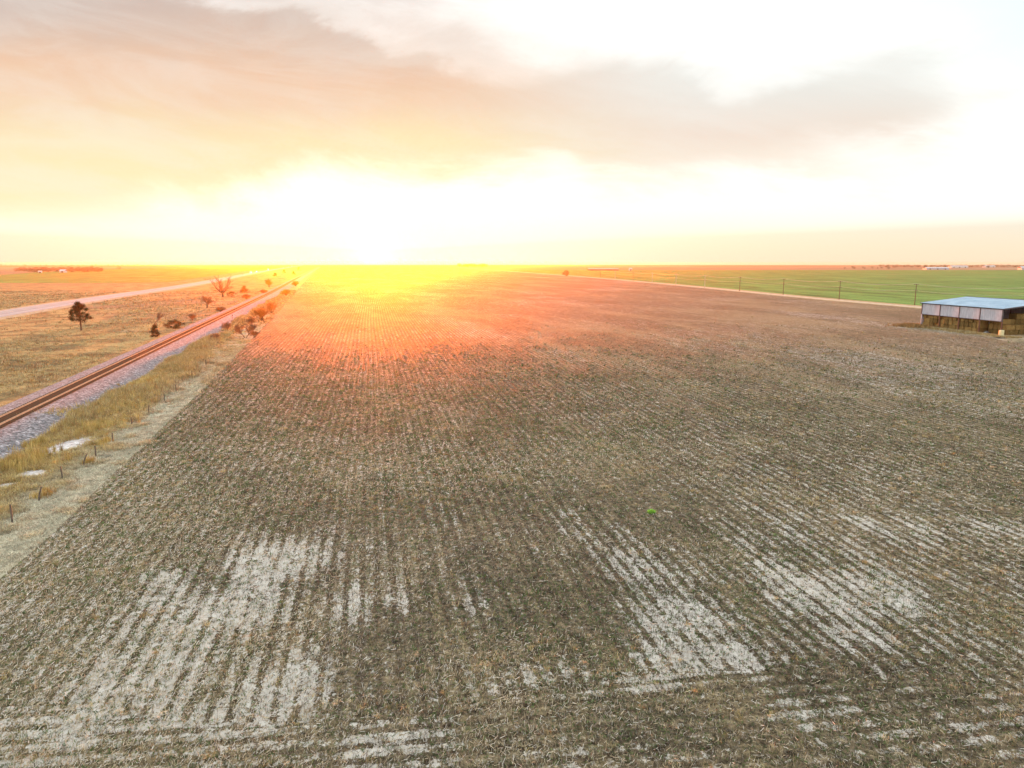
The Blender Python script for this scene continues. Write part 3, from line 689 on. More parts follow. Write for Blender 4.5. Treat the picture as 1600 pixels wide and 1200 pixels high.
for k, (px_, py_, h_, w_, lb) in enumerate([(430, 431.5, 4.6, 6.2, 'small dark cedar right of the highway, nearest of the four far cedars'), (444, 427, 6.2, 6.8, 'dark cone cedar right of the highway, tallest of the four far cedars'),
                                            (459, 429, 5., 6.5, 'small cedar nearest the railway among the four far cedars'), (467, 423, 8.5, 9.5, 'wide cedar farthest off, close to where highway and railway meet')]):
    leafy('cedar_tree', lb, 'tree', at(px_, py_), h_, w_, 20 + k, .03, 'cone', 1800, leaf=.25, trunkr=.15, clumps=40, clr=.12, group='far cedars between highway and railway')
def cottonwood(name, label, cat, loc, h, seed):
    rs = random.Random(seed); out = [((0, 0, -.2), (.1, 0, h * .13), .5, .42, 0), ((.1, 0, h * .13), (.0, 0, h * .2), .42, .4, 0)]
    for a, tilt, ln in ((.1, 1.15, .95), (3.2, 1.2, 1.), (1.2, .55, .9), (2.3, .45, .9), (4.4, .8, .8), (5.3, .9, .85), (3.0, 2.1, .75), (6.1, 2., .75)):
        d = Vector((math.cos(a) * tilt, math.sin(a) * tilt, 1)); p_ = Vector((0, 0, h * .19)); r_ = .3; n = 5; d.normalize()
        for k in range(n):
            q = p_ + d * (ln * h * .8 / n); out.append((tuple(p_), tuple(q), r_, r_ * .8, 1)); r_ *= .78; p_ = q
            d = (d + Vector((rs.gauss(0, .2), rs.gauss(0, .2), .12 + rs.gauss(0, .1)))).normalized()
            for _ in range(1 if k < 2 else 2):
                ax = Vector((rs.gauss(0, 1), rs.gauss(0, 1), rs.gauss(0, .6))).cross(d).normalized()
                grow(rs, p_, (d + ax * rs.uniform(.6, 1.1)).normalized(), h * rs.uniform(.14, .26), r_ * .6, 2, (4, 3, 3, 2), out, (0, 0, 1), .8, .1, .2)
    t = thing(name, label, cat, loc); zm = max(o[1][2] for o in out)
    for nm, sel in (('trunk', [o for o in out if o[4] == 0]), ('crown', [o for o in out if o[4] > 0])):
        a = np.array([(*o[0], *o[1], o[2], o[3]) for o in sel]); a[:, :6] *= h / zm; a[:, 6:] = np.maximum(a[:, 6:], .035)
        V_, F_ = tube_np(a[:, :3], a[:, 3:6], a[:, 6], a[:, 7], 6 if nm == 'trunk' else 4); link(nm, npmesh(nm, V_, F_), bark, t)
cottonwood('bare_tree', 'large leafless cottonwood with a wide forked crown between highway and railway', 'tree', at(348, 464), 10.6, 12)
bare_tree('bare_tree', 'slender leafless tree in front of the large cottonwood', 'tree', at(325, 481), 4.8, 14, lean=(-.35, 0), kids=(2, 2, 2), spread=.8, minr=.03, stems=2)
bare_tree('bare_tree', 'thin leafless sapling leaning right above the dark cedar beside the railway', 'tree', at(240, 509), 3.7, 15, lean=(.6, 0), kids=(1, 2, 2), spread=.45, minr=.03, up=.2)
goldt = simple('golden_twigs', (.30, .17, .07), .3, 3., .95, .1)
bare_tree('bare_tree', 'round golden leafless tree left of the railway near the far cedars', 'tree', at(421, 449), 6.6, 16, kids=(2, 2, 2), spread=.9, minr=.03, stems=4, mt=goldt)
bare_tree('bare_sapling', 'bushy leafless sapling at the left edge of the stubble field', 'sapling', at(382, 528), 3.4, 17, kids=(2, 3, 2), spread=.9, minr=.022, stems=2)
def shrub(name, label, px_, py_, h, seed, wide=1., mt=None, group=None, minr=.03, stems=8):
    t = bare_tree(name, label, 'shrub', at(px_, py_), h, seed, kids=(1, 2, 1), spread=.8, stems=int(stems * 1.15 * wide), minr=minr * .4, mt=mt, up=.2, group=group, r=h * .012, wig=.22, first=.62)
    q = .55 + .45 * wide; t.scale = (q, q, 1); return t
GS = 'leafless shrubs along the railway'
shrub('twiggy_shrub', 'large orange brown thicket of twigs right of the railway at the field edge', 409, 503, 4.6, 30, 1.35, goldt, stems=12, minr=.035)
shrub('twiggy_shrub', 'tall twig thicket behind the largest orange brown thicket beside the railway', 424, 490, 4.0, 31, 1.2, goldt, stems=9, minr=.04)
shrub('twiggy_shrub', 'brown leafless shrub right of the railway in front of the largest thicket', 392, 510, 3., 32, 1.2, None, stems=8)
shrub('twiggy_shrub', 'grey brown leafless shrub beside the ballast, left of the bushy sapling', 355, 517, 2.4, 33, 1.3)
shrub('twiggy_shrub', 'low grey shrub on the verge nearest the camera of the railway shrubs', 338, 532, 1.7, 34, 1.4)
shrub('twiggy_shrub', 'small brown shrub at the right foot of the bushy sapling', 398, 527, 1.6, 35, 1.3)
shrub('twiggy_shrub', 'grey brown shrub left of the railway just right of the low evergreen', 300, 501, 2.2, 36, 1.5)
shrub('twiggy_shrub', 'reddish twig thicket below the slender leafless tree', 345, 487, 1.8, 37, 2.2, None, stems=10)
shrub('twiggy_shrub', 'reddish brown thicket below the broad pyramid cedar', 385, 467, 2.4, 38, 2.2, None, stems=12, minr=.04)
shrub('twiggy_shrub', 'low brown thicket left of the railway beyond the broad cedar', 412, 459, 2.6, 39, 2.2, None, stems=10, minr=.05)
shrub('twiggy_shrub', 'golden thicket on the right side of the railway before the far bend', 447, 462, 3.4, 40, 1.8, goldt, stems=10, minr=.06)
shrub('twiggy_shrub', 'far golden thicket right of the railway beside the bend', 462, 447, 4., 41, 1.8, goldt, stems=9, minr=.08)
# far trees and woods: individuals sharing a few meshes
BR = [(.24, .18, .10), (.19, .15, .09), (.28, .20, .11), (.16, .13, .08)]
GD = [(.07, .07, .035), (.09, .075, .04), (.12, .08, .05), (.06, .055, .03)]
lt = leafy('hedgerow_tree', 'lone round brown tree on the far right boundary of the stubble field', 'tree', at(884, 431.5), 7.2, 9, 50, .06, 'round', 3500, BR, .25, .2, clumps=60, clr=.1)
def wood(name, label, group, px0, px1, y0, y1, n, h0, h1, pal, seed, parts=False):
    rs = random.Random(seed)
    pro = leafy(name, label, 'tree', (0, 0, 0), 8, 9, seed, .08, 'round', 750, pal, .42, .2, group, 34, .13); items = []
    for k in range(n):
        px_ = px0 + (px1 - px0) * (k + rs.uniform(-.5, .5)) / max(1, n - 1); py_ = rs.uniform(y0, y1); x, y = G(px_, py_); s_ = rs.uniform(h0, h1) / 8
        if k == 0: pro.location = (x, y, 0); pro.scale = (s_ * 1.2, s_ * 1.2, s_)
        else: dup(pro, (x, y, 0), rs.uniform(0, 6), (s_ * rs.uniform(1., 1.5), s_ * rs.uniform(1., 1.5), s_))
wood('belt_tree', 'brown leafless tree in the shelter belt beyond the left green field', 'shelter belt trees beyond the left green field', 26, 160, 422.5, 425.5, 44, 5.5, 9., BR, 60)
wood('belt_tree', 'far brown tree on the left skyline behind the shelter belt', 'trees on the left skyline', 2, 240, 414.5, 416, 30, 6, 10, BR, 61)
wood('grove_tree', 'dark tree in the grove on the skyline right of the sun', 'trees of the skyline grove', 716, 760, 416, 417.5, 16, 10, 15, GD, 62)
wood('town_tree', 'dark bare tree in the long line of trees on the right skyline', 'trees along the right skyline', 1376, 1640, 415.8, 418.6, 60, 7, 11, GD, 63)
wood('town_tree', 'small dark tree scattered in front of the right skyline trees', 'scattered far trees at right', 1320, 1390, 419, 420.5, 9, 3, 6, GD, 64)
wood('prairie_tree', 'tiny lone tree behind the left green field right of the shelter belt', 'lone far trees at left', 186, 188, 420.5, 421, 1, 6, 7, BR, 65)

# ---------------------------------------------------------------- bale shed
metal_w, nb, p = principled('painted_sheet_metal', rough=.5, spec=.4)
P_ = nb.n('ShaderNodeTexCoord').outputs['Object']; ox, oy, oz = nb.sep(P_)
n_ = nb.noise(nb.xyz(nb.mul(oy, 2.), ox, nb.mul(oz, .4)), 1.2, 5, .65)
nb.put(p.inputs['Base Color'], nb.mix(nb.ss(n_, .35, .65), (.38, .385, .45), (.52, .52, .58)))
roofm, nb, p = principled('galvanised_roof', rough=.35, spec=.5, metal=.55)
P_ = nb.n('ShaderNodeTexCoord').outputs['Object']
nb.put(p.inputs['Base Color'], nb.mix(nb.ss(nb.noise(P_, .35, 6, .65), .35, .65), (.24, .34, .45), (.34, .45, .56)))
frm = simple('dark_frame_steel', (.085, .08, .09), .3, 3.); postm = simple('red_brown_post', (.13, .07, .05), .35, 5.)
FR = G(1568, 482.5, 6.0); FL = G(1441, 473, 6.0)
SL = 24.6; ang = math.atan2(-(FL[0] - FR[0]), FL[1] - FR[1])
# local frame: +y runs along the long wall away from the camera, +x goes inwards
shed = thing('hay_shed', 'open sided hay shed with pale upper panels and low bluish roof', 'shed', (FR[0], FR[1], -.06), ang)
SW = 26.; EH = 6.05; RH = 7.5
def ribbed(x0, y0, x1, y1, z0, z1, pitch=.3, dep=.035):
    """vertical ribbed cladding between two plan points"""
    mb = MB(); L = math.hypot(x1 - x0, y1 - y0); n = max(1, int(L / pitch)); tx, ty = (x1 - x0) / L, (y1 - y0) / L; nx_, ny_ = ty, -tx
    pts = []
    for k in range(n):
        s0 = L * k / n; w_ = L / n
        for a, d_ in ((0, 0), (.62, 0), (.70, dep), (.92, dep)): pts.append((s0 + a * w_, d_))
    pts.append((L, 0))
    for (a, da), (c_, dc) in zip(pts[:-1], pts[1:]):
        A = (x0 + tx * a + nx_ * da, y0 + ty * a + ny_ * da); B = (x0 + tx * c_ + nx_ * dc, y0 + ty * c_ + ny_ * dc)
        mb.quad((A[0], A[1], z0), (B[0], B[1], z0), (B[0], B[1], z1), (A[0], A[1], z1))
    return mb
BAY = SL / 4
for k in range(4):
    ribbed(-.04, k * BAY + (.12 if k else .02), -.04, (k + 1) * BAY - .12, 3.25, EH - .22).build('wall_panel', metal_w, shed)
for k in range(5):
    MB().box(-.14, .10, k * BAY - .11, k * BAY + .11, 3.2, EH - .06).build('wall_batten', frm, shed)
    MB().box(-.06, .12, k * BAY - .12, k * BAY + .12, 0, 3.2).build('post', postm if k < 4 else metal_w, shed)
MB().box(-.18, .16, -.15, SL + .15, EH - .22, EH).build('eave_beam', frm, shed)
MB().box(-.10, .06, .12, SL - .12, 3.12, 3.25).build('lower_rail', frm, shed)
# back wall and far end wall
ribbed(SW, 0, SW, SL, 0, EH - .05).build('wall_panel', metal_w, shed)
ribbed(.2, SL, SW, SL, 0, EH - .05).build('wall_panel', metal_w, shed)
for k in range(1, 5):
    MB().box(k * SW / 4 - .12, k * SW / 4 + .12, -.12, .12, 0, EH + (RH - EH) * (1 - abs(k * SW / 4 - SW / 2) / (SW / 2)) - .15).build('post', postm, shed)
    MB().box(k * SW / 4 - .12, k * SW / 4 + .12, SL - .2, SL - .05, 0, 6).build('post', postm, shed)
# roof: two ribbed slopes with thickness
def slope(xa, za, xb, zb):
    mb = MB(); n = int((SL + .8) / .45); y0 = -.4
    for k in range(n):
        ya = y0 + k * (SL + .8) / n; w_ = (SL + .8) / n
        for a0, a1, h0, h1 in ((0, .8, 0, 0), (.8, .87, 0, .045), (.87, .93, .045, .045), (.93, 1., .045, 0)):
            mb.quad((xa, ya + a0 * w_, za + h0), (xb, ya + a0 * w_, zb + h0), (xb, ya + a1 * w_, zb + h1), (xa, ya + a1 * w_, za + h1))
    mb.quad((xa, y0, za - .05), (xa, y0 + SL + .8, za - .05), (xb, y0 + SL + .8, zb - .05), (xb, y0, zb - .05))
    return mb
slope(-.35, EH, SW / 2, RH).build('roof', roofm, shed); slope(SW / 2, RH, SW + .35, EH).build('roof', roofm, shed)
MB().box(SW / 2 - .2, SW / 2 + .2, -.4, SL + .4, RH + .02, RH + .09).build('ridge_cap', frm, shed)
for ye in (-.46, SL + .40):
    MB().prism([(-.38, EH - .22), (-.38, EH + .06), (SW / 2, RH + .06), (SW + .38, EH + .06), (SW + .38, EH - .22), (SW / 2, RH - .22)], ye, ye + .06).build('barge_board', frm, shed)
for k in range(1, 5):   # trusses
    mb = MB().tube((.1, k * BAY * .98, EH - .25), (SW - .1, k * BAY * .98, EH - .25), .06, n=6)
    for q in range(6): mb.tube((q * SW / 6, k * BAY * .98, EH - .25), ((q + .5) * SW / 6, k * BAY * .98, EH + (RH - EH) * (1 - abs((q + .5) / 6 - .5) * 2) - .1), .04, n=5)
    mb.build('truss', frm, shed)
# bales
balem, nb, p = principled('baled_hay', rough=.95, spec=.1)
P_ = nb.n('ShaderNodeTexCoord').outputs['Object']; info = nb.n('ShaderNodeObjectInfo').outputs['Random']
n_ = nb.noise(P_, 7., 7, .8, .6)
c = nb.mix(nb.ss(n_, .33, .66), (.10, .062, .022), (.34, .225, .085)); k_ = nb.ss(info, 0., 1., .65, 1.25); c = nb.mix(1., c, nb.xyz(k_, k_, k_), 'MULTIPLY')
nb.put(p.inputs['Base Color'], c); bump(nb, p, n_, .06, 1.)
def bale_mesh(seed):
    bm = bmesh.new(); bmesh.ops.create_cube(bm, size=1.); bmesh.ops.scale(bm, vec=(2.3, 1.17, 1.17), verts=bm.verts)
    bmesh.ops.bevel(bm, geom=bm.edges[:], offset=.09, segments=2, affect='EDGES'); bmesh.ops.subdivide_edges(bm, edges=[e for e in bm.edges if e.calc_length() > .5], cuts=7, use_grid_fill=True)
    rs = random.Random(seed)
    for v_ in bm.verts:
        tw = .035 if abs((v_.co.x * 2.2) % 1 - .5) < .12 else 0
        v_.co *= 1 - tw; v_.co += Vector((rs.gauss(0, .018), rs.gauss(0, .018), rs.gauss(0, .018)))
    me_ = bpy.data.meshes.new('hay_bale'); bm.to_mesh(me_); bm.free(); me_.materials.append(balem); return me_
BM = [bale_mesh(s_) for s_ in range(4)]
ca, sa = math.cos(ang), math.sin(ang)
def sh(x, y, z=0.): return (FR[0] + x * ca - y * sa, FR[1] + x * sa + y * ca, z - .06)
ORD = ['first', 'second', 'third', 'fourth', 'fifth', 'sixth', 'seventh', 'eighth']
LAY = ['bottom', 'second', 'third', 'top']
def bale(x, y, l_, label, rz=0., group='hay bales stacked in the shed'):
    o = bpy.data.objects.new('hay_bale', BM[R.randrange(4)]); C.objects.link(o)
    o.location = sh(x + R.uniform(-.06, .06), y, .6 + l_ * 1.185); o.rotation_euler = (0, 0, ang + rz + R.uniform(-.02, .02)); tag(o, label, 'hay bale', group)
for bay in range(1, 4):
    for q in range(5):
        for l_ in range(4 if bay != 3 else 3):
            bale(1.45 + (.25 if (q + l_ + bay) % 4 == 0 else 0), bay * BAY + .55 + q * 1.24, l_, f'hay bale in the {ORD[bay]} bay from the near corner, {LAY[l_]} layer, {ORD[q]} in row')
for q in range(4):
    for l_ in range(3 if q else 2):
        bale(2.9, .95 + q * 1.24 + .1, l_, f'hay bale set back in the first bay, {LAY[l_]} layer, {ORD[q]} from corner post')
for q in range(7):
    hgt = (3, 3, 4, 4, 3, 4, 4)[q]
    for l_ in range(hgt):
        bale(3.3 + q * 1.24 + (.2 if l_ % 2 else 0), 1.6 + (1.3 if l_ > 1 else 0), l_, f'hay bale facing the open gable end, {LAY[l_]} layer, {ORD[q]} stack from corner', PI / 2)
# pale yard strip round the shed
me = bpy.data.meshes.new('shed_yard')
yp = [sh(x, y, 0) for x, y in ((-9, -12), (-6, -3), (-3.2, 6), (-2.6, 16), (-3.5, 27), (-1, 31), (30, 31), (32, 0), (30, -11), (12, -9), (2, -10))]
me.from_pydata([(a, c_, .085) for a, c_, _ in yp], [], [tuple(range(len(yp)))]); me.update()
if me.polygons[0].normal.z < 0: me.flip_normals()
tag(link('shed_yard', me, ym), kind='structure')
# straw spilled along the shed
n = 2400; yy_ = rng.uniform(-6, 28, n); xx_ = -.4 - np.abs(rng.normal(0, 1.6, n)); pw_ = np.array([sh(a, c_) for a, c_ in zip(xx_, yy_)])
stuff('spilled_hay', 'loose spilled hay and dry grass along the foot of the hay shed', 'hay', [tufts(pw_[:, 0], pw_[:, 1], np.full(n, .03), 9, .15, .55, rng.uniform(.1, .35, n), .05, PALG + [(.34, .21, .08)], 1.3)])
n = 600; yy_ = 24 + rng.normal(0, 2.2, n); xx_ = -2. + rng.normal(0, 2.2, n); pw_ = np.array([sh(a, c_) for a, c_ in zip(xx_, yy_)])
stuff('tall_weeds', 'brown tall weeds heaped at the far corner of the hay shed', 'weeds', [tufts(pw_[:, 0], pw_[:, 1], np.full(n, .03), 9, .4, 1., rng.uniform(.1, .35, n), .05, [(.28, .18, .08), (.34, .23, .1), (.2, .13, .06)], .8)])
# pale tank block by the near post
x, y = G(1564, 526)
tk = thing('storage_tote', 'pale yellow upright plastic tote in front of the near shed corner', 'tote', (x, y, .0), ang)
MB().box(-.38, .38, -.38, .38, .15, 1.45).build('tank', simple('tote_plastic', (.68, .62, .36), .12, 3., .5), tk, .08)
MB().box(-.45, .45, -.45, -.2, 0, .15).box(-.45, .45, .2, .45, 0, .15).box(-.45, .45, -.19, .19, .05, .14).build('pallet', slm, tk)
MB().tube((0, 0, 1.45), (0, 0, 1.52), .13, n=12).build('lid', frm, tk)
# scrap
x, y = G(1541, 521)
jm = simple('dark_scrap', (.05, .05, .055), .4, 4.); wm2 = simple('white_scrap', (.6, .6, .62), .2, 3.)
sp = thing('scrap_heap', 'low heap of dark and white scrap metal sheets in front of the shed', 'scrap', (x, y, .02), .3)
for k in range(9):
    a, c_ = R.uniform(-1.2, 1.2), R.uniform(-.8, .8); z = R.uniform(.05, .4); q = R.uniform(.3, .7)
    MB().quad((a - q, c_ - .3, z), (a + q, c_ - .35, z + R.uniform(-.05, .3)), (a + q * .9, c_ + .35, z + .2), (a - q, c_ + .3, z + R.uniform(0, .25))).quad((a - q, c_ - .3, 0), (a + q, c_ - .35, 0), (a + q, c_ - .35, z), (a - q, c_ - .3, z)).build('scrap_sheet', wm2 if k in (1, 4) else jm, sp)
x, y = G(1562, 529.5)
sp = thing('board_pile', 'weathered dark boards lying flat in front of the pale tote', 'boards', (x, y, .02), .2)
for k in range(6):
    a = R.uniform(-1.2, 1.2); q = R.uniform(-.4, .4); t = R.uniform(-.3, .3)
    mb = MB().box(-1.1, 1.1, -.09, .09, .09 + .05 * k, .13 + .05 * k); mb.v = [(a + vx * math.cos(t) - vy * math.sin(t), q + vx * math.sin(t) + vy * math.cos(t), vz) for vx, vy, vz in mb.v]; mb.build('board', jm, sp)

# ---------------------------------------------------------------- power line
polem = simple('pole_wood', (.10, .075, .06), .3, 2.); polep = simple('weathered_pole_wood', (.46, .42, .36), .2, 2.); insm = simple('insulator', (.5, .5, .5), .1, 2., .3)
wirem = simple('wire_metal', (.50, .46, .40), .1, 1., .45, .5, .3)
PP = [(1429, 477, 0), (1311, 468, 0), (1223.5, 460.5, 0), (1155.5, 455, 0), (1101, 450.3, 1), (1056, 446.5, 1), (1019, 442.5, 1), (989, 439.5, 0), (961, 436.5, 1), (938, 434, 0)]
PLN = [np.array(G(a, c_)) for a, c_, _ in PP]
PLN = [2 * PLN[0] - PLN[1] + np.array([2., 0])] + PLN
PH = 8.2; dline = math.atan2(-(PLN[-1][0] - PLN[0][0]), PLN[-1][1] - PLN[0][1])
def make_pole(label, mt, q):
    t = thing('utility_pole', label, 'utility pole', (q[0], q[1], -.05), dline, 'utility poles along the right field boundary')
    MB().tube((0, 0, -.2), (0, 0, PH), .17, .11, 10).build('pole', mt, t)
    MB().box(-1.1, 1.1, -.06, .06, PH - .35, PH - .2).build('crossarm', mt, t)
    MB().box(-.75, .75, -.18, -.07, PH - 2.75, PH - 2.62).build('crossarm', mt, t)
    for x_ in (-1., 1.): MB().tube((x_, 0, PH - .2), (x_, 0, PH + .02), .05, .035, 6).build('insulator', insm, t)
    MB().tube((0, 0, PH), (0, 0, PH + .22), .05, .035, 6).build('insulator', insm, t); return t
LB = ['dark utility pole behind the hay shed at the right edge', 'dark utility pole just left of the hay shed', 'second dark utility pole left of the hay shed', 'third dark utility pole left of the hay shed', 'fourth dark utility pole left of the hay shed, last before the pale poles',
      'pale weathered utility pole next beyond the dark ones', 'brightest pale utility pole, second beyond the near dark ones', 'pale utility pole between the brightest one and a far dark pole', 'dark utility pole standing between two far pale ones', 'farthest pale utility pole on the boundary', 'farthest dark utility pole, the last of the line']
flags = [0] + [q[2] for q in PP]
for q, lb, fl in zip(PLN, LB, flags): make_pole(lb, polep if fl else polem, q)
def wire(name, label, xo, zo, sag, r):
    P0, P1 = [], []
    tx, ty = math.cos(dline), math.sin(dline); pts = [(q[0] + xo * tx, q[1] + xo * ty, zo) for q in PLN]
    d0 = np.array(pts[0]) * 2 - np.array(pts[1]); pts = [tuple(d0)] + pts
    for a, c_ in zip(pts[:-1], pts[1:]):
        a = np.array(a); c_ = np.array(c_); prev = a
        for k in range(1, 13):
            t = k / 12; q = a + (c_ - a) * t; q[2] -= sag * 4 * t * (1 - t); P0.append(prev); P1.append(q); prev = q
    V_, F_ = tube_np(P0, P1, [r] * len(P0), [r] * len(P0), 4); return tag(link(name, npmesh(name, V_, F_), wirem), label, 'overhead wire', 'overhead wires of the utility line')
wire('overhead_wire', 'topmost sagging wire strung between the utility poles, on the field side', -1., PH, .9, .022)
wire('overhead_wire', 'topmost sagging wire strung between the utility poles, on the wheat side', 1., PH, .9, .022)
wire('overhead_wire', 'lower wire strung below the others between the utility poles', 0., PH - 2.55, .7, .028)

# ---------------------------------------------------------------- left fence posts and rail marker
fpm = simple('grey_fence_wood', (.12, .095, .075), .3, 6.)
FP = [(19.5, 817, 1.25, 0., 'nearest upright weathered fence post at the left edge'), (60, 783, 1.05, .25, 'fence post leaning right beside a golden grass clump'), (98, 749, 1.05, -.05, 'thin fence post just below the puddle'),
      (129, 727, .95, .4, 'strongly leaning fence post right of the puddle'), (150, 713.5, 1.0, 0., 'upright fence post past the strongly leaning one'), (176, 690.5, .9, .05, 'short fence post right of the puddle clump'),
      (206, 665, .9, .0, 'fence post on the verge midway to the shrubs'), (232, 645, .9, .12, 'slightly tilted fence post beyond the verge midpoint'), (257, 627, .95, 0., 'fence post before a small brown bush'), (276, 611.5, .95, -.1, 'left tilting fence post farther up the verge'),
      (300, 590, .95, .05, 'second farthest fence post of the verge'), (322, 571, .95, 0., 'farthest visible fence post of the verge')]
for px_, py_, h_, ln_, lb in FP:
    x, y = G(px_, py_); t = thing('fence_post', lb, 'fence post', (x, y, -.05), R.uniform(0, .6), 'old fence posts along the left field edge')
    n = 7; mb = MB(); mb.tube((0, 0, -.2), (ln_ * h_ * .5, 0, h_ * .55), .06, .055, n); mb.tube((ln_ * h_ * .5, 0, h_ * .55), (ln_ * h_, 0, h_), .055, .045, n); mb.build('shaft', fpm, t)
    MB().tube((ln_ * h_ * .8 - .062, -.01, h_ * .8), (ln_ * h_ * .8 + .062, .01, h_ * .8), .012, n=5).build('staple', frm, t)
x, y = G(363.5, 500.5)
t = thing('rail_marker', 'thin dark marker post at the right foot of the railway ballast', 'marker post', (x, y, 0))
MB().tube((0, 0, -.1), (0, 0, 1.55), .05, n=8).build('post', fpm, t); MB().box(-.14, .14, -.03, -.01 + .02, 1.3, 1.6).build('plate', frm, t)

# ---------------------------------------------------------------- far buildings
def barn(name, label, px_, py_, L, D_, h, rise, wall, roof_, rz=0., doors=1):
    x, y = G(px_, py_); t = thing(name, label, 'barn', (x, y, -.05), rz)
    MB().box(-L / 2, L / 2, -D_ / 2, D_ / 2, 0, h).build('wall', wall, t)
    mb = MB(); pr = [(-D_ / 2 - .4, h - .1), (0, h + rise), (D_ / 2 + .4, h - .1), (D_ / 2 + .4, h + .1), (0, h + rise + .22), (-D_ / 2 - .4, h + .1)]
    mb.prism(pr, -L / 2 - .4, L / 2 + .4); mb.v = [(vy, vx, vz) for vx, vy, vz in mb.v]; mb.build('roof', roof_, t)
    for k in range(doors):
        xd = -L / 2 + L * (k + .5) / doors; MB().box(xd - 1.6, xd + 1.6, -D_ / 2 - .06, -D_ / 2 + .02, 0, h * .75).build('door', frm, t)
    return t
wht = simple('white_siding', (.62, .60, .58), .08, 1.); grr = simple('grey_roof', (.40, .44, .50), .12, .5, .4); red = simple('brown_siding', (.25, .13, .09), .2, 1.)
barn('long_barn', 'long low barn with pale roof beyond the right green field near the glow', 942, 422.8, 66, 14, 3., 2., red, simple('pale_roof', (.40, .33, .28), .1, .5), 0.1, 4)
barn('small_shed', 'tiny white shed right of the long low barn', 985, 422.5, 6, 5, 4, 1.2, wht, wht, .2)
barn('farm_house', 'small white farmhouse in front of the left shelter belt', 99, 425.8, 9, 7, 3., 2., wht, grr, .1)
barn('farm_shed', 'smaller white shed left of the farmhouse by the shelter belt', 63, 426.2, 5, 4, 2.2, 1., wht, wht, .3)
barn('metal_barn', 'long blue grey metal barn before the right skyline trees', 1462, 421.2, 58, 16, 3.6, 2., grr, grr, .05, 3)
barn('metal_barn', 'pale metal barn among the right skyline trees', 1497, 418.6, 55, 18, 5., 2.5, wht, grr, -.05, 3)
barn('metal_barn', 'grey metal barn at the right edge of the picture near the skyline', 1600, 421.5, 22, 14, 5., 3., grr, grr, .0, 1)
barn('metal_barn', 'pale roofed barn farther right among the right skyline trees', 1545, 417.8, 40, 18, 4.5, 2.5, wht, grr, .1, 2)

# ---------------------------------------------------------------- vehicles
paint = simple('white_paint', (.72, .72, .72), .04, 1., .3, .5); glass = simple('tinted_glass', (.03, .035, .04), .1, 1., .08, .7); tyre = simple('tyre_rubber', (.02, .02, .02), .1, 3.); rim = simple('rim_alloy', (.4, .4, .42), .05, 1., .3, .5, .8)
silver = simple('silver_paint', (.45, .45, .46), .04, 1., .3, .5, .4)
hlm = bpy.data.materials.new('headlamp'); hlm.use_nodes = True; q = hlm.node_tree.nodes['Principled BSDF']; q.inputs['Base Color'].default_value = (.9, .9, .85, 1); q.inputs['Emission Color'].default_value = (1, .95, .8, 1); q.inputs['Emission Strength'].default_value = 6
def vehicle(name, label, cat, prof, cabin, width, wheels, mt, px_, py_, off):
    """profile in (length, height); the front looks down the road at the camera"""
    x0, y0 = G(px_, py_); k = int(np.argmin(np.abs(ROADC[:, 1] - y0))); yq = y0; xq = xat(ROADC, yq)
    d = ROADC[min(k + 1, len(ROADC) - 1)] - ROADC[max(k - 1, 0)]; a = math.atan2(-d[0], d[1])
    t = thing(name, label, cat, (float(xq) + off, yq, .27), a)
    def pr(mb, pf, w): 
        mb.prism([(l_, z) for l_, z in pf], -w / 2, w / 2); mb.v = [(vy, vx, vz) for vx, vy, vz in mb.v]; return mb
    pr(MB(), prof, width).build('body', mt, t, .05)
    pr(MB(), cabin, width * .94).build('windows', glass, t)
    for l_ in wheels:
        for s_ in (-1, 1):
            w = MB().tube((s_ * width / 2 - s_ * .2, l_, .36), (s_ * width / 2 + s_ * .02, l_, .36), .36, n=16).build('wheel', tyre, t)
            MB().tube((s_ * width / 2 + s_ * .021, l_, .36), (s_ * width / 2 + s_ * .035, l_, .36), .2, n=12).build('rim', rim, w)
    for s_ in (-1, 1): MB().box(s_ * width * .36 - .16, s_ * width * .36 + .16, prof[0][0] - .03, prof[0][0] + .06, .68, .9).build('headlight', hlm, t)
    return t
VAN = [(-2.8, .35), (-2.75, 1.1), (-2.0, 1.35), (-1.3, 2.3), (2.8, 2.35), (2.85, .35)]; VANC = [(-1.98, 1.37), (-1.28, 2.2), (.2, 2.2), (.2, 1.4)]
CAR = [(-2.3, .32), (-2.3, .85), (-1.3, 1.0), (1.9, 1.05), (2.3, .9), (2.3, .32)]; CARC = [(-1.3, 1.0), (-.5, 1.5), (.9, 1.52), (1.8, 1.04)]
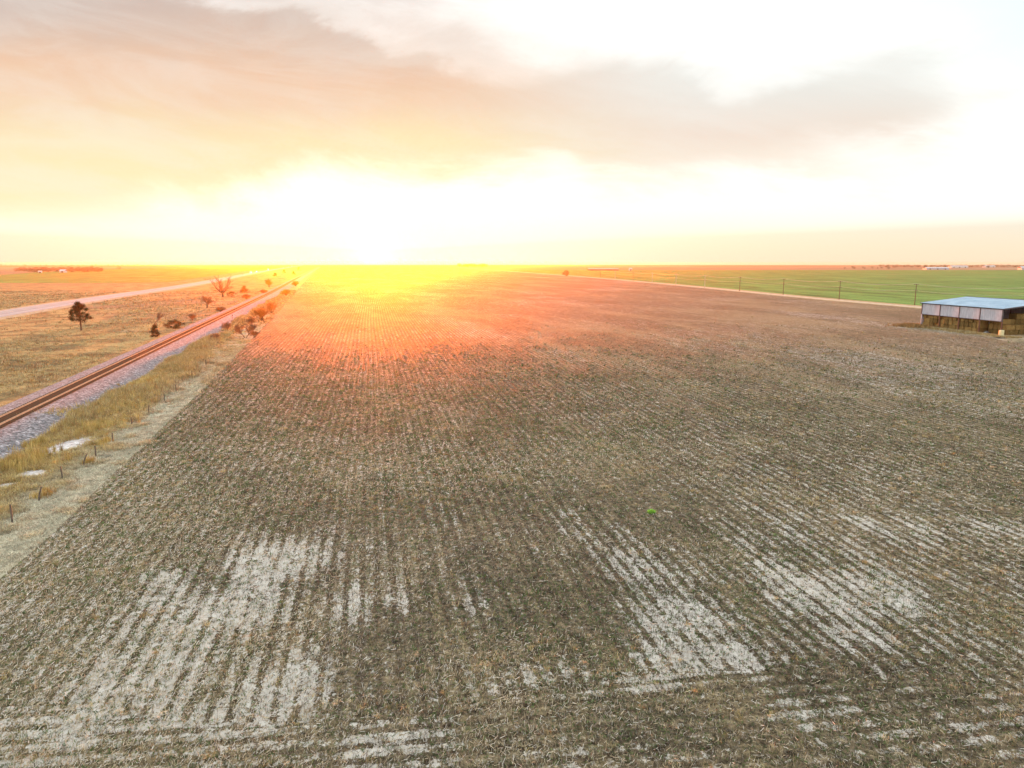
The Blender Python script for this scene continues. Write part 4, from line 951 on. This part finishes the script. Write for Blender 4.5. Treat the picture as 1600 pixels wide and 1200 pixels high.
PUP = [(-2.8, .4), (-2.8, 1.05), (-1.3, 1.2), (-.7, 1.85), (.7, 1.88), (.9, 1.15), (2.8, 1.15), (2.85, .45)]; PUPC = [(-1.28, 1.22), (-.68, 1.8), (.66, 1.82), (.8, 1.22)]
TRK = [(-8., .45), (-8., 1.9), (-7.2, 3.), (-5.7, 3.2), (-5.6, 1.1), (-5.2, 1.1), (-5.2, 4.), (8., 4.), (8., 1.), (-4., .9)]; TRKC = [(-8.03, 1.95), (-7.25, 2.95), (-6.3, 3.), (-6.3, 1.95)]
vehicle('box_truck', 'nearest white vehicle, a tall box truck driving toward the camera on the highway', 'truck', [(-4., .45), (-4., 1.3), (-3.4, 2.4), (-2.3, 2.5), (-2.25, 3.3), (4., 3.3), (4., .6)], [(-4.03, 1.35), (-3.45, 2.35), (-2.6, 2.4), (-2.6, 1.35)], 2.4, (-3., 2.8), paint, 389, 427.2, -1.8)
vehicle('delivery_van', 'white van right behind the nearest truck on the highway', 'van', VAN, VANC, 2.1, (-1.8, 1.8), paint, 397, 425.6, -1.8)
vehicle('semi_truck', 'long white semi truck third in the highway convoy', 'truck', TRK, TRKC, 2.6, (-7., -4.4, 5.4, 6.8), paint, 415, 422.6, -1.8)
vehicle('pickup_truck', 'distant white pickup beyond the semi truck', 'pickup', PUP, PUPC, 2., (-1.7, 1.75), paint, 441, 419.0, -1.8)
vehicle('passenger_car', 'small silver car far down the highway near the horizon', 'car', CAR, CARC, 1.85, (-1.4, 1.4), silver, 449, 418.0, 1.8)
vehicle('semi_truck', 'farthest white semi truck almost at the horizon', 'truck', TRK, TRKC, 2.6, (-7., -4.4, 5.4, 6.8), paint, 457, 417.0, -1.8)
x, y = G(379, 430.5); t = thing('road_sign', 'small dark road sign on the right shoulder before the vehicles', 'sign', (x, y, 0), .3)
MB().tube((0, 0, -.2), (0, 0, 2.2), .05, n=8).build('post', fpm, t); MB().box(-.45, .45, -.03, .0, 1.5, 2.3).build('sign_plate', frm, t, .005)
